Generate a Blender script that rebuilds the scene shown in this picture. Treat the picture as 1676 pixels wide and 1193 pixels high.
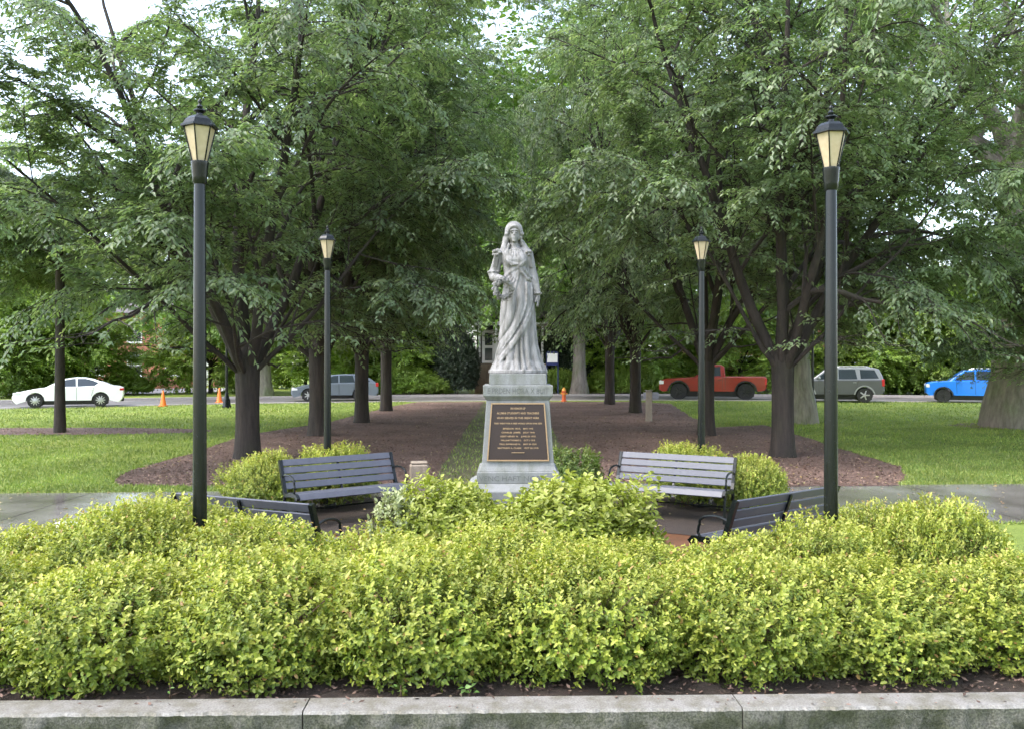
import bpy, bmesh, math, random
import numpy as np
from mathutils import Vector, Matrix
R = math.radians
sc = bpy.context.scene
for o in list(bpy.data.objects): bpy.data.objects.remove(o)
COL = sc.collection

# ------------------------------------------------------------------ camera, sky, sun, exposure
FPX, CU, CV, EYE = 1450.0, 838.0, 597.0, 2.2
cam_d = bpy.data.cameras.new('camera'); cam = bpy.data.objects.new('camera', cam_d); COL.objects.link(cam)
cam_d.sensor_fit = 'HORIZONTAL'; cam_d.sensor_width = 36.0; cam_d.lens = 36.0*FPX/1676.0
cam_d.clip_start = 0.05; cam_d.clip_end = 2000
cam.location = (0, 0, EYE); cam.rotation_euler = (R(90), 0, 0)
sc.camera = cam
SUN_EL, SUN_AZ = 55.0, 243.0      # azimuth clockwise from +Y
world = bpy.data.worlds.new('World'); sc.world = world; world.use_nodes = True
wn = world.node_tree; wn.nodes.clear()
sky = wn.nodes.new('ShaderNodeTexSky'); sky.sky_type = 'NISHITA'; sky.sun_disc = False
sky.sun_elevation = R(SUN_EL); sky.sun_rotation = R(SUN_AZ)
sky.air_density = 1.0; sky.dust_density = 2.0; sky.ozone_density = 1.0
hs = wn.nodes.new('ShaderNodeHueSaturation'); hs.inputs['Saturation'].default_value = 0.66
bg = wn.nodes.new('ShaderNodeBackground'); bg.inputs['Strength'].default_value = 0.15
wo = wn.nodes.new('ShaderNodeOutputWorld')
wn.links.new(sky.outputs[0], hs.inputs['Color']); wn.links.new(hs.outputs[0], bg.inputs['Color']); wn.links.new(bg.outputs[0], wo.inputs['Surface'])
sun_d = bpy.data.lights.new('sun', 'SUN'); sun = bpy.data.objects.new('sun', sun_d); COL.objects.link(sun)
sun_d.energy = 0.75; sun_d.angle = R(40); sun_d.color = (1.0, 0.97, 0.93)
_sd = Vector((math.sin(R(SUN_AZ))*math.cos(R(SUN_EL)), math.cos(R(SUN_AZ))*math.cos(R(SUN_EL)), math.sin(R(SUN_EL))))
sun.rotation_euler = _sd.to_track_quat('Z', 'Y').to_euler(); sun.location = _sd*60
sc.view_settings.view_transform = 'Standard'; sc.view_settings.look = 'None'
sc.view_settings.exposure = 2.2; sc.view_settings.gamma = 1.0
sc.cycles.max_bounces = 5; sc.cycles.diffuse_bounces = 3; sc.cycles.glossy_bounces = 2
sc.cycles.use_fast_gi = True; sc.cycles.fast_gi_method = 'REPLACE'; sc.cycles.ao_bounces_render = 2; sc.cycles.ao_bounces = 2; world.light_settings.distance = 3.5; world.light_settings.ao_factor = 1.0
sc.cycles.transmission_bounces = 3; sc.cycles.transparent_max_bounces = 8
sc.cycles.caustics_reflective = False; sc.cycles.caustics_refractive = False
sc.cycles.sample_clamp_indirect = 6.0
sc.cycles.use_denoising = True; sc.cycles.volume_bounces = 0
sc.cycles.use_adaptive_sampling = True; sc.cycles.adaptive_threshold = 0.025; sc.cycles.adaptive_min_samples = 16

# ------------------------------------------------------------------ terrain height, pixel -> ground
def hz(y):
    return 0.0 if y <= 17 else (0.25*(y-17)/27.0 if y < 44 else 0.25)
def G(u, v, off=0.0):
    y = 20.0
    for _ in range(60): y = (EYE-hz(y))*FPX/(v-CV)
    return Vector(((u-CU)*y/FPX, y, hz(y)+off))
def at(u, y): return (u-CU)*y/FPX
def zt(v, y): return EYE-(v-CV)*y/FPX

# ------------------------------------------------------------------ helpers: objects
def link(name, mesh, mat=None, parent=None, smooth=False):
    o = bpy.data.objects.new(name, mesh); COL.objects.link(o)
    if mat is not None:
        mesh.materials.clear(); mesh.materials.append(mat)
    if smooth: mesh.shade_smooth()
    if parent is not None: o.parent = parent
    return o
def tag(o, label=None, cat=None, group=None, kind=None):
    if label: o['label'] = label
    if cat: o['category'] = cat
    if group: o['group'] = group
    if kind: o['kind'] = kind
    return o
def thing(name, label, cat, loc=(0, 0, 0), rz=0.0, group=None, scale=1.0):
    o = bpy.data.objects.new(name, None); COL.objects.link(o)
    o.empty_display_size = 0.2
    o.location = loc; o.rotation_euler = (0, 0, rz)
    o.scale = scale if hasattr(scale, '__len__') else (scale,)*3
    return tag(o, label, cat, group)
def copy_tree(o, parent=None):
    c = o.copy(); COL.objects.link(c); c.parent = parent
    for ch in list(o.children): copy_tree(ch, c)
    return c
def place(src, label, loc, rz=0.0, scale=1.0, group=None, first=False):
    o = src if first else copy_tree(src)
    o.location = loc; o.rotation_euler = (0, 0, rz)
    o.scale = scale if hasattr(scale, '__len__') else (scale,)*3
    o['label'] = label
    if group: o['group'] = group
    return o
class MB:
    def __init__(s): s.v = []; s.f = []
    def add(s, vs, fs):
        b = len(s.v); s.v += [tuple(p) for p in vs]; s.f += [tuple(i+b for i in f) for f in fs]; return s
    def box(s, c, d, rz=0.0):
        x, y, z = (k/2 for k in d); cs, sn = math.cos(rz), math.sin(rz)
        vs = [(c[0]+a*x*cs-b*y*sn, c[1]+a*x*sn+b*y*cs, c[2]+e*z) for a, b, e in
              ((-1,-1,-1),(1,-1,-1),(1,1,-1),(-1,1,-1),(-1,-1,1),(1,-1,1),(1,1,1),(-1,1,1))]
        return s.add(vs, [(0,3,2,1),(4,5,6,7),(0,1,5,4),(1,2,6,5),(2,3,7,6),(3,0,4,7)])
    def cbox(s, c, d, b=0.006):      # chamfered box
        x, y, z = (k/2 for k in d)
        prof = [(-x+b,-y),(x-b,-y),(x,-y+b),(x,y-b),(x-b,y),(-x+b,y),(-x,y-b),(-x,-y+b)]
        k = max(1e-4, 1-b/max(x, 1e-3)); k2 = max(1e-4, 1-b/max(y, 1e-3))
        rings = [(-z, k, k2), (-z+b, 1, 1), (z-b, 1, 1), (z, k, k2)]
        vs = []
        for zz, kx, ky in rings: vs += [(c[0]+px*kx, c[1]+py*ky, c[2]+zz) for px, py in prof]
        fs = [tuple(reversed(range(8))), tuple(range(24, 32))]
        for r in range(3):
            for i in range(8):
                j = (i+1) % 8; fs.append((r*8+i, r*8+j, r*8+8+j, r*8+8+i))
        return s.add(vs, fs)
    def lathe(s, prof, n=16, c=(0, 0, 0), ph=0.0, sq=None):
        vs = []; fs = []
        for r, z in prof:
            for i in range(n):
                a = ph+2*math.pi*i/n; vs.append((c[0]+r*math.cos(a), c[1]+r*math.sin(a), c[2]+z))
        for k in range(len(prof)-1):
            for i in range(n):
                j = (i+1) % n; fs.append((k*n+i, k*n+j, k*n+n+j, k*n+n+i))
        fs.append(tuple(reversed(range(n)))); fs.append(tuple(range((len(prof)-1)*n, len(prof)*n)))
        return s.add(vs, fs)
    def tube(s, pts, rad, n=8, cap=True):
        pts = [Vector(p) for p in pts]
        if not hasattr(rad, '__len__'): rad = [rad]*len(pts)
        vs = []; fs = []; ref = None
        for i, p in enumerate(pts):
            d = (pts[min(i+1, len(pts)-1)]-pts[max(i-1, 0)])
            if d.length < 1e-9: d = Vector((0, 0, 1))
            d.normalize()
            if ref is None:
                ref = d.cross(Vector((0, 0, 1)) if abs(d.z) < 0.9 else Vector((1, 0, 0))).normalized()
            else:
                ref = (ref-d*ref.dot(d)); ref = ref.normalized() if ref.length > 1e-6 else d.orthogonal().normalized()
            b = d.cross(ref)
            for k in range(n):
                a = 2*math.pi*k/n; vs.append(p+(ref*math.cos(a)+b*math.sin(a))*rad[i])
        for i in range(len(pts)-1):
            for k in range(n):
                j = (k+1) % n; fs.append((i*n+k, i*n+j, i*n+n+j, i*n+n+k))
        if cap: fs.append(tuple(reversed(range(n)))); fs.append(tuple(range((len(pts)-1)*n, len(pts)*n)))
        return s.add(vs, fs)
    def prism(s, poly, ax, a, b):     # polygon (p,q) extruded along axis 'x' or 'y' or 'z' from a to b
        def m(p, q, t): return (t, p, q) if ax == 'x' else ((p, t, q) if ax == 'y' else (p, q, t))
        n = len(poly)
        vs = [m(p, q, a) for p, q in poly]+[m(p, q, b) for p, q in poly]
        fs = [tuple(range(n)), tuple(reversed(range(n, 2*n)))]+[(i, i+n, (i+1) % n+n, (i+1) % n) for i in range(n)]
        return s.add(vs, fs)
    def mesh(s, name='m'):
        me = bpy.data.meshes.new(name); me.from_pydata(s.v, [], s.f)
        bm = bmesh.new(); bm.from_mesh(me); bmesh.ops.recalc_face_normals(bm, faces=bm.faces); bm.to_mesh(me); bm.free()
        return me
    def build(s, name, mat, parent=None, smooth=False, sharp=35):
        me = s.mesh(name); o = link(name, me, mat, parent)
        if smooth:
            me.shade_smooth(); me.set_sharp_from_angle(angle=R(sharp))
        return o
def np_mesh(name, V, F, rnd=None):
    me = bpy.data.meshes.new(name); V = np.ascontiguousarray(V, np.float32); F = np.ascontiguousarray(F, np.int32)
    k = F.shape[1]
    me.vertices.add(len(V)); me.vertices.foreach_set('co', V.ravel())
    me.loops.add(F.size); me.loops.foreach_set('vertex_index', F.ravel())
    me.polygons.add(len(F)); me.polygons.foreach_set('loop_start', np.arange(len(F), dtype=np.int32)*k)
    if rnd is not None:
        a = me.attributes.new('rnd', 'FLOAT', 'POINT'); a.data.foreach_set('value', np.ascontiguousarray(rnd, np.float32))
    me.update(calc_edges=True)
    return me
def nrm(a): return a/np.maximum(np.linalg.norm(a, axis=-1, keepdims=True), 1e-9)
def leaves(name, P, D, N, L, W, rnd, fold=0.18, droop=0.12):
    D = nrm(D); S = nrm(np.cross(D, N)); N = np.cross(S, D)
    L = L[:, None]; W = W[:, None]
    V = np.stack([P, P+D*L*0.42+S*W*0.5+N*W*fold, P+D*L-N*L*droop, P+D*L*0.42-S*W*0.5+N*W*fold], 1).reshape(-1, 3)
    b = np.arange(len(P))[:, None]*4
    F = np.concatenate([b+np.array([[0, 2, 1]]), b+np.array([[0, 3, 2]])], 1).reshape(-1, 3)
    return np_mesh(name, V, F, np.repeat(rnd, 4))

def round_leaves(name, P, D, N, L, W, rnd, fold=0.2, droop=0.1):
    D = nrm(D); S = nrm(np.cross(D, N)); N = np.cross(S, D); L = L[:, None]; W = W[:, None]
    V = np.stack([P, P+D*L*.30+S*W*.46+N*W*fold, P+D*L*.72+S*W*.40+N*W*fold-N*L*droop*.5, P+D*L-N*L*droop, P+D*L*.72-S*W*.40+N*W*fold-N*L*droop*.5, P+D*L*.30-S*W*.46+N*W*fold], 1).reshape(-1, 3)
    b = np.arange(len(P))[:, None]*6
    F = np.concatenate([b+np.array([[0, 3, 1]]), b+np.array([[1, 3, 2]]), b+np.array([[0, 5, 3]]), b+np.array([[5, 4, 3]])], 1).reshape(-1, 3)
    return np_mesh(name, V, F, np.repeat(rnd, 6))

# ------------------------------------------------------------------ materials
def new_mat(name):
    m = bpy.data.materials.new(name); m.use_nodes = True
    nt = m.node_tree; b = nt.nodes['Principled BSDF']; return m, nt, b
def ramp(nt, stops):
    r = nt.nodes.new('ShaderNodeValToRGB'); e = r.color_ramp.elements
    while len(e) < len(stops): e.new(0.5)
    for el, (p, c) in zip(e, stops): el.position = p; el.color = (*c, 1)
    return r
def noise(nt, scale, detail=4, coord='Object', rough=0.55, stretch=None):
    tc = nt.nodes.new('ShaderNodeTexCoord'); n = nt.nodes.new('ShaderNodeTexNoise')
    n.inputs['Scale'].default_value = scale; n.inputs['Detail'].default_value = detail; n.inputs['Roughness'].default_value = rough
    if stretch:
        mp = nt.nodes.new('ShaderNodeMapping'); mp.inputs['Scale'].default_value = stretch
        nt.links.new(tc.outputs[coord], mp.inputs[0]); nt.links.new(mp.outputs[0], n.inputs[0])
    else: nt.links.new(tc.outputs[coord], n.inputs[0])
    return n
def bump(nt, b, src, strength, dist):
    bp = nt.nodes.new('ShaderNodeBump'); bp.inputs['Strength'].default_value = strength; bp.inputs['Distance'].default_value = dist
    nt.links.new(src, bp.inputs['Height']); nt.links.new(bp.outputs[0], b.inputs['Normal'])
def mixc(nt, fac, a, b, mode='MIX'):
    m = nt.nodes.new('ShaderNodeMix'); m.data_type = 'RGBA'; m.blend_type = mode
    for s, v in ((m.inputs[0], fac), (m.inputs[6], a), (m.inputs[7], b)):
        if hasattr(v, 'links') or hasattr(v, 'is_linked'): nt.links.new(v, s)
        else: s.default_value = v if not hasattr(v, '__len__') else (*v, 1)
    return m.outputs[2]
def simple(name, col, rough=0.5, metal=0.0, coat=0.0, nscale=30, namp=0.12, spec=0.5, rvar=0.1):
    m, nt, b = new_mat(name)
    n = noise(nt, nscale)
    r = ramp(nt, [(0.3, tuple(c*(1-namp) for c in col)), (0.7, tuple(min(1, c*(1+namp)) for c in col))])
    nt.links.new(n.outputs[0], r.inputs[0]); nt.links.new(r.outputs[0], b.inputs['Base Color'])
    mr = nt.nodes.new('ShaderNodeMapRange'); mr.inputs[3].default_value = max(0.02, rough-rvar); mr.inputs[4].default_value = min(1, rough+rvar)
    nt.links.new(n.outputs[0], mr.inputs[0]); nt.links.new(mr.outputs[0], b.inputs['Roughness'])
    b.inputs['Metallic'].default_value = metal; b.inputs['Coat Weight'].default_value = coat; b.inputs['Coat Roughness'].default_value = 0.1
    b.inputs['Specular IOR Level'].default_value = spec
    return m
def leaf_mat(name, stops, rough=0.4, trans=0.35, tcol=(1.25, 1.35, 0.7), clump=0.5, var=0.35, spec=0.5):
    m, nt, b = new_mat(name)
    at_ = nt.nodes.new('ShaderNodeAttribute'); at_.attribute_name = 'rnd'
    r = ramp(nt, stops); nt.links.new(at_.outputs['Fac'], r.inputs[0])
    n = noise(nt, clump, 3)
    mr = nt.nodes.new('ShaderNodeMapRange'); mr.inputs[1].default_value = 0.3; mr.inputs[2].default_value = 0.7
    mr.inputs[3].default_value = 1-var; mr.inputs[4].default_value = 1+var
    nt.links.new(n.outputs[0], mr.inputs[0])
    hsv = nt.nodes.new('ShaderNodeHueSaturation'); nt.links.new(r.outputs[0], hsv.inputs['Color']); nt.links.new(mr.outputs[0], hsv.inputs['Value'])
    nt.links.new(hsv.outputs[0], b.inputs['Base Color'])
    b.inputs['Roughness'].default_value = rough; b.inputs['Specular IOR Level'].default_value = spec
    tr = nt.nodes.new('ShaderNodeBsdfTranslucent')
    nt.links.new(mixc(nt, 1.0, hsv.outputs[0], tcol, 'MULTIPLY'), tr.inputs['Color'])
    ms = nt.nodes.new('ShaderNodeMixShader'); ms.inputs[0].default_value = trans
    out = nt.nodes['Material Output']
    nt.links.new(b.outputs[0], ms.inputs[1]); nt.links.new(tr.outputs[0], ms.inputs[2]); nt.links.new(ms.outputs[0], out.inputs['Surface'])
    return m
def stone(name, c0, c1, speck=180, rough=0.75, stain=(0.5, 0.5, 0.42), stain_amt=0.5, bmp=0.25, stretch=(3, 3, 0.7), sscale=2.2):
    m, nt, b = new_mat(name)
    n1 = noise(nt, speck, 2); r1 = ramp(nt, [(0.35, c0), (0.65, c1)]); nt.links.new(n1.outputs[0], r1.inputs[0])
    n2 = noise(nt, sscale, 6, stretch=stretch, rough=0.65); r2 = ramp(nt, [(0.42, (0, 0, 0)), (0.62, (stain_amt,)*3)]); nt.links.new(n2.outputs[0], r2.inputs[0])
    c = mixc(nt, r2.outputs[0], r1.outputs[0], mixc(nt, 1.0, r1.outputs[0], stain, 'MULTIPLY'))
    nt.links.new(c, b.inputs['Base Color']); b.inputs['Roughness'].default_value = rough
    n3 = noise(nt, 60, 8, rough=0.7); bump(nt, b, n3.outputs[0], bmp, 0.01)
    return m
def bark(name, c0, c1, scale=9):
    m, nt, b = new_mat(name)
    n = noise(nt, scale, 8, stretch=(1, 1, 0.22), rough=0.7); r = ramp(nt, [(0.3, c0), (0.7, c1)])
    nt.links.new(n.outputs[0], r.inputs[0])
    n2 = noise(nt, 1.3, 4); r2 = ramp(nt, [(0.45, (1, 1, 1)), (0.7, (0.75, 0.95, 0.65))]); nt.links.new(n2.outputs[0], r2.inputs[0])
    nt.links.new(mixc(nt, 1.0, r.outputs[0], r2.outputs[0], 'MULTIPLY'), b.inputs['Base Color'])
    b.inputs['Roughness'].default_value = 0.85; bump(nt, b, n.outputs[0], 0.8, 0.05)
    return m

M = {}
M['black'] = simple('black_paint', (0.006, 0.008, 0.008), 0.24, coat=0.0, spec=0.35)
M['bench'] = simple('bench_slat_paint', (0.082, 0.086, 0.106), 0.45, coat=0.0, spec=0.5, nscale=12)
M['pane'] = None
M['granite'] = stone('pedestal_granite', (0.17, 0.175, 0.175), (0.24, 0.245, 0.24), stain=(0.62, 0.64, 0.52), stain_amt=0.75)
M['statue'] = stone('statue_stone', (0.205, 0.198, 0.196), (0.265, 0.256, 0.253), speck=140, stain=(0.40, 0.40, 0.36), stain_amt=0.9, stretch=(7, 7, 1.0), sscale=2.6, bmp=0.2)
M['wallstone'] = stone('wall_granite', (0.050, 0.050, 0.040), (0.135, 0.130, 0.110), speck=90, stain=(0.55, 0.62, 0.38), stain_amt=0.7, stretch=(1, 1, 1), sscale=14, bmp=0.9)
M['walltop'] = stone('wall_top_granite', (0.170, 0.160, 0.146), (0.265, 0.252, 0.232), speck=90, stain=(0.62, 0.60, 0.50), stain_amt=0.9, stretch=(1, 1, 1), sscale=7, bmp=0.3)
M['tanstone'] = stone('tan_stone', (0.24, 0.19, 0.14), (0.33, 0.27, 0.21), speck=70)
M['bronze'] = simple('bronze_plaque', (0.035, 0.022, 0.018), 0.45, metal=0.3, nscale=80)
M['gold'] = simple('polished_bronze', (0.33, 0.22, 0.12), 0.45, metal=0.3, nscale=60)
M['carved'] = simple('carved_letters', (0.12, 0.125, 0.115), 0.9)
M['bark'] = bark('zelkova_bark', (0.011, 0.008, 0.007), (0.048, 0.036, 0.028))
M['greybark'] = bark('grey_bark', (0.10, 0.088, 0.078), (0.30, 0.265, 0.24), 6)
M['twig'] = simple('twig_bark', (0.035, 0.026, 0.022), 0.8)
M['stem'] = simple('shrub_stem', (0.10, 0.06, 0.035), 0.8)
M['z_leaf'] = leaf_mat('zelkova_leaf', [(0.0, (0.100, 0.158, 0.080)), (0.6, (0.180, 0.248, 0.128)), (1.0, (0.30, 0.352, 0.20))], rough=0.40, trans=0.52, clump=0.35, spec=0.8)
M['b_leaf'] = leaf_mat('broadleaf', [(0.0, (0.075, 0.14, 0.035)), (0.6, (0.13, 0.22, 0.050)), (1.0, (0.22, 0.31, 0.085))], rough=0.42, trans=0.45, clump=0.25)
M['y_leaf'] = leaf_mat('light_broadleaf', [(0.0, (0.13, 0.21, 0.04)), (0.6, (0.22, 0.32, 0.06)), (1.0, (0.34, 0.42, 0.10))], rough=0.45, trans=0.48, clump=0.3)
M['d_leaf'] = leaf_mat('dark_needle', [(0.0, (0.012, 0.024, 0.012)), (0.7, (0.025, 0.045, 0.018)), (1.0, (0.05, 0.05, 0.028))], rough=0.5, trans=0.1, clump=0.6)
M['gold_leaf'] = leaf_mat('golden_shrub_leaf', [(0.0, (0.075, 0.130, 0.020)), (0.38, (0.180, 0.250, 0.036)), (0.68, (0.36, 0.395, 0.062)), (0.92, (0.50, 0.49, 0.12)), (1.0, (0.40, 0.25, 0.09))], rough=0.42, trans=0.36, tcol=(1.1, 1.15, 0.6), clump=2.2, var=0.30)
M['lime_leaf'] = leaf_mat('lime_shrub_leaf', [(0.0, (0.13, 0.20, 0.022)), (0.5, (0.27, 0.33, 0.040)), (1.0, (0.44, 0.45, 0.12))], rough=0.38, trans=0.34, tcol=(1.1, 1.15, 0.6), clump=3.0, var=0.15)
M['white_leaf'] = leaf_mat('variegated_leaf', [(0.0, (0.16, 0.24, 0.06)), (0.5, (0.33, 0.38, 0.15)), (1.0, (0.50, 0.53, 0.34))], rough=0.35, trans=0.25, tcol=(1, 1, 0.8), clump=3.0, var=0.1)
M['olive_leaf'] = leaf_mat('olive_shrub_leaf', [(0.0, (0.055, 0.10, 0.018)), (0.6, (0.11, 0.17, 0.03)), (1.0, (0.20, 0.22, 0.05))], rough=0.42, trans=0.3, clump=3.0)
M['weed_leaf'] = leaf_mat('weed_leaf', [(0.0, (0.16, 0.32, 0.07)), (1.0, (0.36, 0.50, 0.18))], rough=0.4, trans=0.35, clump=5.0, var=0.1)

def pane_mat():
    m, nt, b = new_mat('amber_lantern_glass')
    n = noise(nt, 25, 3); r = ramp(nt, [(0.3, (0.47, 0.38, 0.24)), (0.7, (0.56, 0.46, 0.31))]); nt.links.new(n.outputs[0], r.inputs[0])
    nt.links.new(r.outputs[0], b.inputs['Base Color']); b.inputs['Roughness'].default_value = 0.35
    tr = nt.nodes.new('ShaderNodeBsdfTranslucent'); tr.inputs[0].default_value = (0.8, 0.6, 0.36, 1)
    ms = nt.nodes.new('ShaderNodeMixShader'); ms.inputs[0].default_value = 0.15
    nt.links.new(b.outputs[0], ms.inputs[1]); nt.links.new(tr.outputs[0], ms.inputs[2]); nt.links.new(ms.outputs[0], nt.nodes['Material Output'].inputs['Surface'])
    return m
M['pane'] = pane_mat()
def lawn_mat():
    m, nt, b = new_mat('lawn')
    n = noise(nt, 0.35, 6, rough=0.6); n2 = noise(nt, 14, 5, rough=0.75)
    r = ramp(nt, [(0.3, (0.145, 0.20, 0.042)), (0.55, (0.22, 0.28, 0.060)), (0.75, (0.31, 0.33, 0.095))]); nt.links.new(n.outputs[0], r.inputs[0])
    r2 = ramp(nt, [(0.3, (0.7, 0.75, 0.65)), (0.65, (1.15, 1.12, 1.05))]); nt.links.new(n2.outputs[0], r2.inputs[0])
    nt.links.new(mixc(nt, 1.0, r.outputs[0], r2.outputs[0], 'MULTIPLY'), b.inputs['Base Color'])
    b.inputs['Roughness'].default_value = 0.8; b.inputs['Specular IOR Level'].default_value = 0.25
    bump(nt, b, n2.outputs[0], 0.9, 0.06); return m
M['lawn'] = lawn_mat()
M['grass'] = leaf_mat('grass_blade', [(0.0, (0.13, 0.20, 0.042)), (0.6, (0.215, 0.285, 0.062)), (1.0, (0.34, 0.36, 0.11))], rough=0.5, trans=0.3, clump=0.5, var=0.3)
def mulch_mat(name, c):
    m, nt, b = new_mat(name)
    n = noise(nt, 22, 8, rough=0.8); n2 = noise(nt, 0.6, 4)
    r = ramp(nt, [(0.28, tuple(k*0.35 for k in c)), (0.55, c), (0.8, tuple(k*1.9 for k in c))]); nt.links.new(n.outputs[0], r.inputs[0])
    r2 = ramp(nt, [(0.35, (0.75, 0.72, 0.7)), (0.65, (1.2, 1.2, 1.2))]); nt.links.new(n2.outputs[0], r2.inputs[0])
    nt.links.new(mixc(nt, 1.0, r.outputs[0], r2.outputs[0], 'MULTIPLY'), b.inputs['Base Color'])
    b.inputs['Roughness'].default_value = 0.75; bump(nt, b, n.outputs[0], 1.0, 0.05); return m
M['mulch'] = mulch_mat('bark_mulch', (0.205, 0.128, 0.100))
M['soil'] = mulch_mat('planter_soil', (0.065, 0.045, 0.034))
M['lane'] = mulch_mat('worn_grass_lane', (0.165, 0.150, 0.075))
M['chip'] = leaf_mat('mulch_chip', [(0.0, (0.06, 0.036, 0.028)), (0.6, (0.19, 0.118, 0.09)), (0.94, (0.27, 0.18, 0.135)), (1.0, (0.42, 0.32, 0.20))], rough=0.6, trans=0.0, clump=1.0, var=0.2)
def wet_mat(name, c0, c1, r0, r1, scale=0.8):
    m, nt, b = new_mat(name)
    n = noise(nt, scale, 6, rough=0.6); n2 = noise(nt, 60, 4)
    r = ramp(nt, [(0.35, c0), (0.65, c1)]); nt.links.new(n.outputs[0], r.inputs[0])
    r2 = ramp(nt, [(0.3, (0.85,)*3), (0.7, (1.12,)*3)]); nt.links.new(n2.outputs[0], r2.inputs[0])
    nt.links.new(mixc(nt, 1.0, r.outputs[0], r2.outputs[0], 'MULTIPLY'), b.inputs['Base Color'])
    mr = nt.nodes.new('ShaderNodeMapRange'); mr.inputs[1].default_value = 0.38; mr.inputs[2].default_value = 0.6; mr.inputs[3].default_value = r0; mr.inputs[4].default_value = r1
    nt.links.new(n.outputs[0], mr.inputs[0]); nt.links.new(mr.outputs[0], b.inputs['Roughness'])
    bump(nt, b, n2.outputs[0], 0.06, 0.01); b.inputs['Specular IOR Level'].default_value = 0.6
    return m
M['walk'] = wet_mat('wet_concrete', (0.12, 0.11, 0.10), (0.23, 0.215, 0.20), 0.02, 0.13)
M['road'] = wet_mat('wet_asphalt', (0.10, 0.09, 0.09), (0.19, 0.175, 0.17), 0.3, 0.6, 0.3)
M['kerb'] = simple('kerb_concrete', (0.34, 0.31, 0.29), 0.7, nscale=8)
M['pale'] = simple('pale_concrete', (0.40, 0.39, 0.38), 0.45, nscale=3)
def brick_mat(name, c0, c1, mortar, scale, wet=0.5, row=0.25, bw=0.5):
    m, nt, b = new_mat(name)
    tc = nt.nodes.new('ShaderNodeTexCoord'); br = nt.nodes.new('ShaderNodeTexBrick')
    nt.links.new(tc.outputs['Object'], br.inputs[0])
    br.inputs['Color1'].default_value = (*c0, 1); br.inputs['Color2'].default_value = (*c1, 1); br.inputs['Mortar'].default_value = (*mortar, 1)
    br.inputs['Scale'].default_value = scale; br.inputs['Mortar Size'].default_value = 0.012; br.inputs['Row Height'].default_value = row; br.inputs['Brick Width'].default_value = bw
    nt.links.new(br.outputs[0], b.inputs['Base Color']); b.inputs['Roughness'].default_value = wet
    return m
M['plaza'] = brick_mat('wet_brick_paving', (0.13, 0.052, 0.026), (0.18, 0.075, 0.036), (0.08, 0.05, 0.035), 2.4, 0.3)
M['redbrick'] = simple('red_brick', (0.42, 0.17, 0.12), 0.8, nscale=5)
M['white'] = simple('white_paint', (0.80, 0.80, 0.80), 0.4, nscale=8, namp=0.04)
M['glass'] = simple('dark_glass', (0.03, 0.04, 0.05), 0.08, spec=0.8, rvar=0.03)
M['roof'] = simple('grey_shingle', (0.12, 0.11, 0.11), 0.8)
M['shingle'] = simple('dark_shingle', (0.05, 0.048, 0.045), 0.8)
M['navy'] = simple('navy_paint', (0.02, 0.03, 0.12), 0.4)
M['cone'] = simple('orange_plastic', (0.85, 0.20, 0.03), 0.5, namp=0.05)
M['hydrant'] = simple('hydrant_paint', (0.55, 0.10, 0.03), 0.45)
M['hydrant_y'] = simple('hydrant_cap_paint', (0.62, 0.28, 0.04), 0.45)
M['post'] = simple('weathered_post', (0.24, 0.22, 0.18), 0.8, nscale=14)
M['bluegrey'] = simple('bluegrey_box', (0.22, 0.24, 0.30), 0.4)
M['tyre'] = simple('tyre_rubber', (0.018, 0.018, 0.019), 0.7)
M['rim'] = simple('alloy_rim', (0.55, 0.55, 0.57), 0.3, metal=0.7)
M['darkrim'] = simple('dark_rim', (0.03, 0.03, 0.03), 0.35, metal=0.3)
M['trim'] = simple('black_trim', (0.02, 0.02, 0.022), 0.5)
M['headlight'] = simple('headlight_glass', (0.7, 0.72, 0.75), 0.15, spec=0.8)
M['taillight'] = simple('taillight_red', (0.45, 0.02, 0.02), 0.2)
def paint(name, c, metal=0.0): return simple(name, c, 0.3, metal=metal, coat=0.8, nscale=4, namp=0.03, rvar=0.04)
M['p_white'] = paint('white_car_paint', (0.85, 0.86, 0.88))
M['p_steel'] = paint('steel_blue_car_paint', (0.16, 0.19, 0.24), 0.3)
M['p_red'] = paint('red_orange_truck_paint', (0.25, 0.015, 0.006))
M['p_grey'] = paint('grey_suv_paint', (0.075, 0.08, 0.09), 0.2)
M['p_silver'] = paint('silver_suv_paint', (0.30, 0.31, 0.33), 0.4)
M['p_blue'] = paint('bright_blue_car_paint', (0.010, 0.20, 0.78))

# ------------------------------------------------------------------ setting
def sheet(name, poly, off, mat, parent=None, kind='structure', smooth_edge=0):
    bm = bmesh.new(); vs = [bm.verts.new((x, y, 0)) for x, y in poly]; bm.faces.new(vs)
    for yc in (17.0, 44.0):
        bmesh.ops.bisect_plane(bm, geom=bm.verts[:]+bm.edges[:]+bm.faces[:], plane_co=(0, yc, 0), plane_no=(0, 1, 0))
    bmesh.ops.triangulate(bm, faces=bm.faces[:])
    for v in bm.verts: v.co.z = hz(v.co.y)+off
    bmesh.ops.recalc_face_normals(bm, faces=bm.faces)
    if sum(f.normal.z for f in bm.faces) < 0: bmesh.ops.reverse_faces(bm, faces=bm.faces[:])
    me = bpy.data.meshes.new(name); bm.to_mesh(me); bm.free()
    o = link(name, me, mat, parent)
    if kind and parent is None: o['kind'] = kind
    return o
def wavy(pts, amp, step, seed, closed=True):
    rr = random.Random(seed); out = []; n = len(pts)
    for i in range(n if closed else n-1):
        a, b = Vector(pts[i]), Vector(pts[(i+1) % n]); k = max(1, int((b-a).length/step))
        for j in range(k):
            p = a.lerp(b, j/k); out.append((p.x+rr.uniform(-amp, amp), p.y+rr.uniform(-amp, amp)))
    if not closed: out.append(tuple(pts[-1]))
    return out
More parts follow.
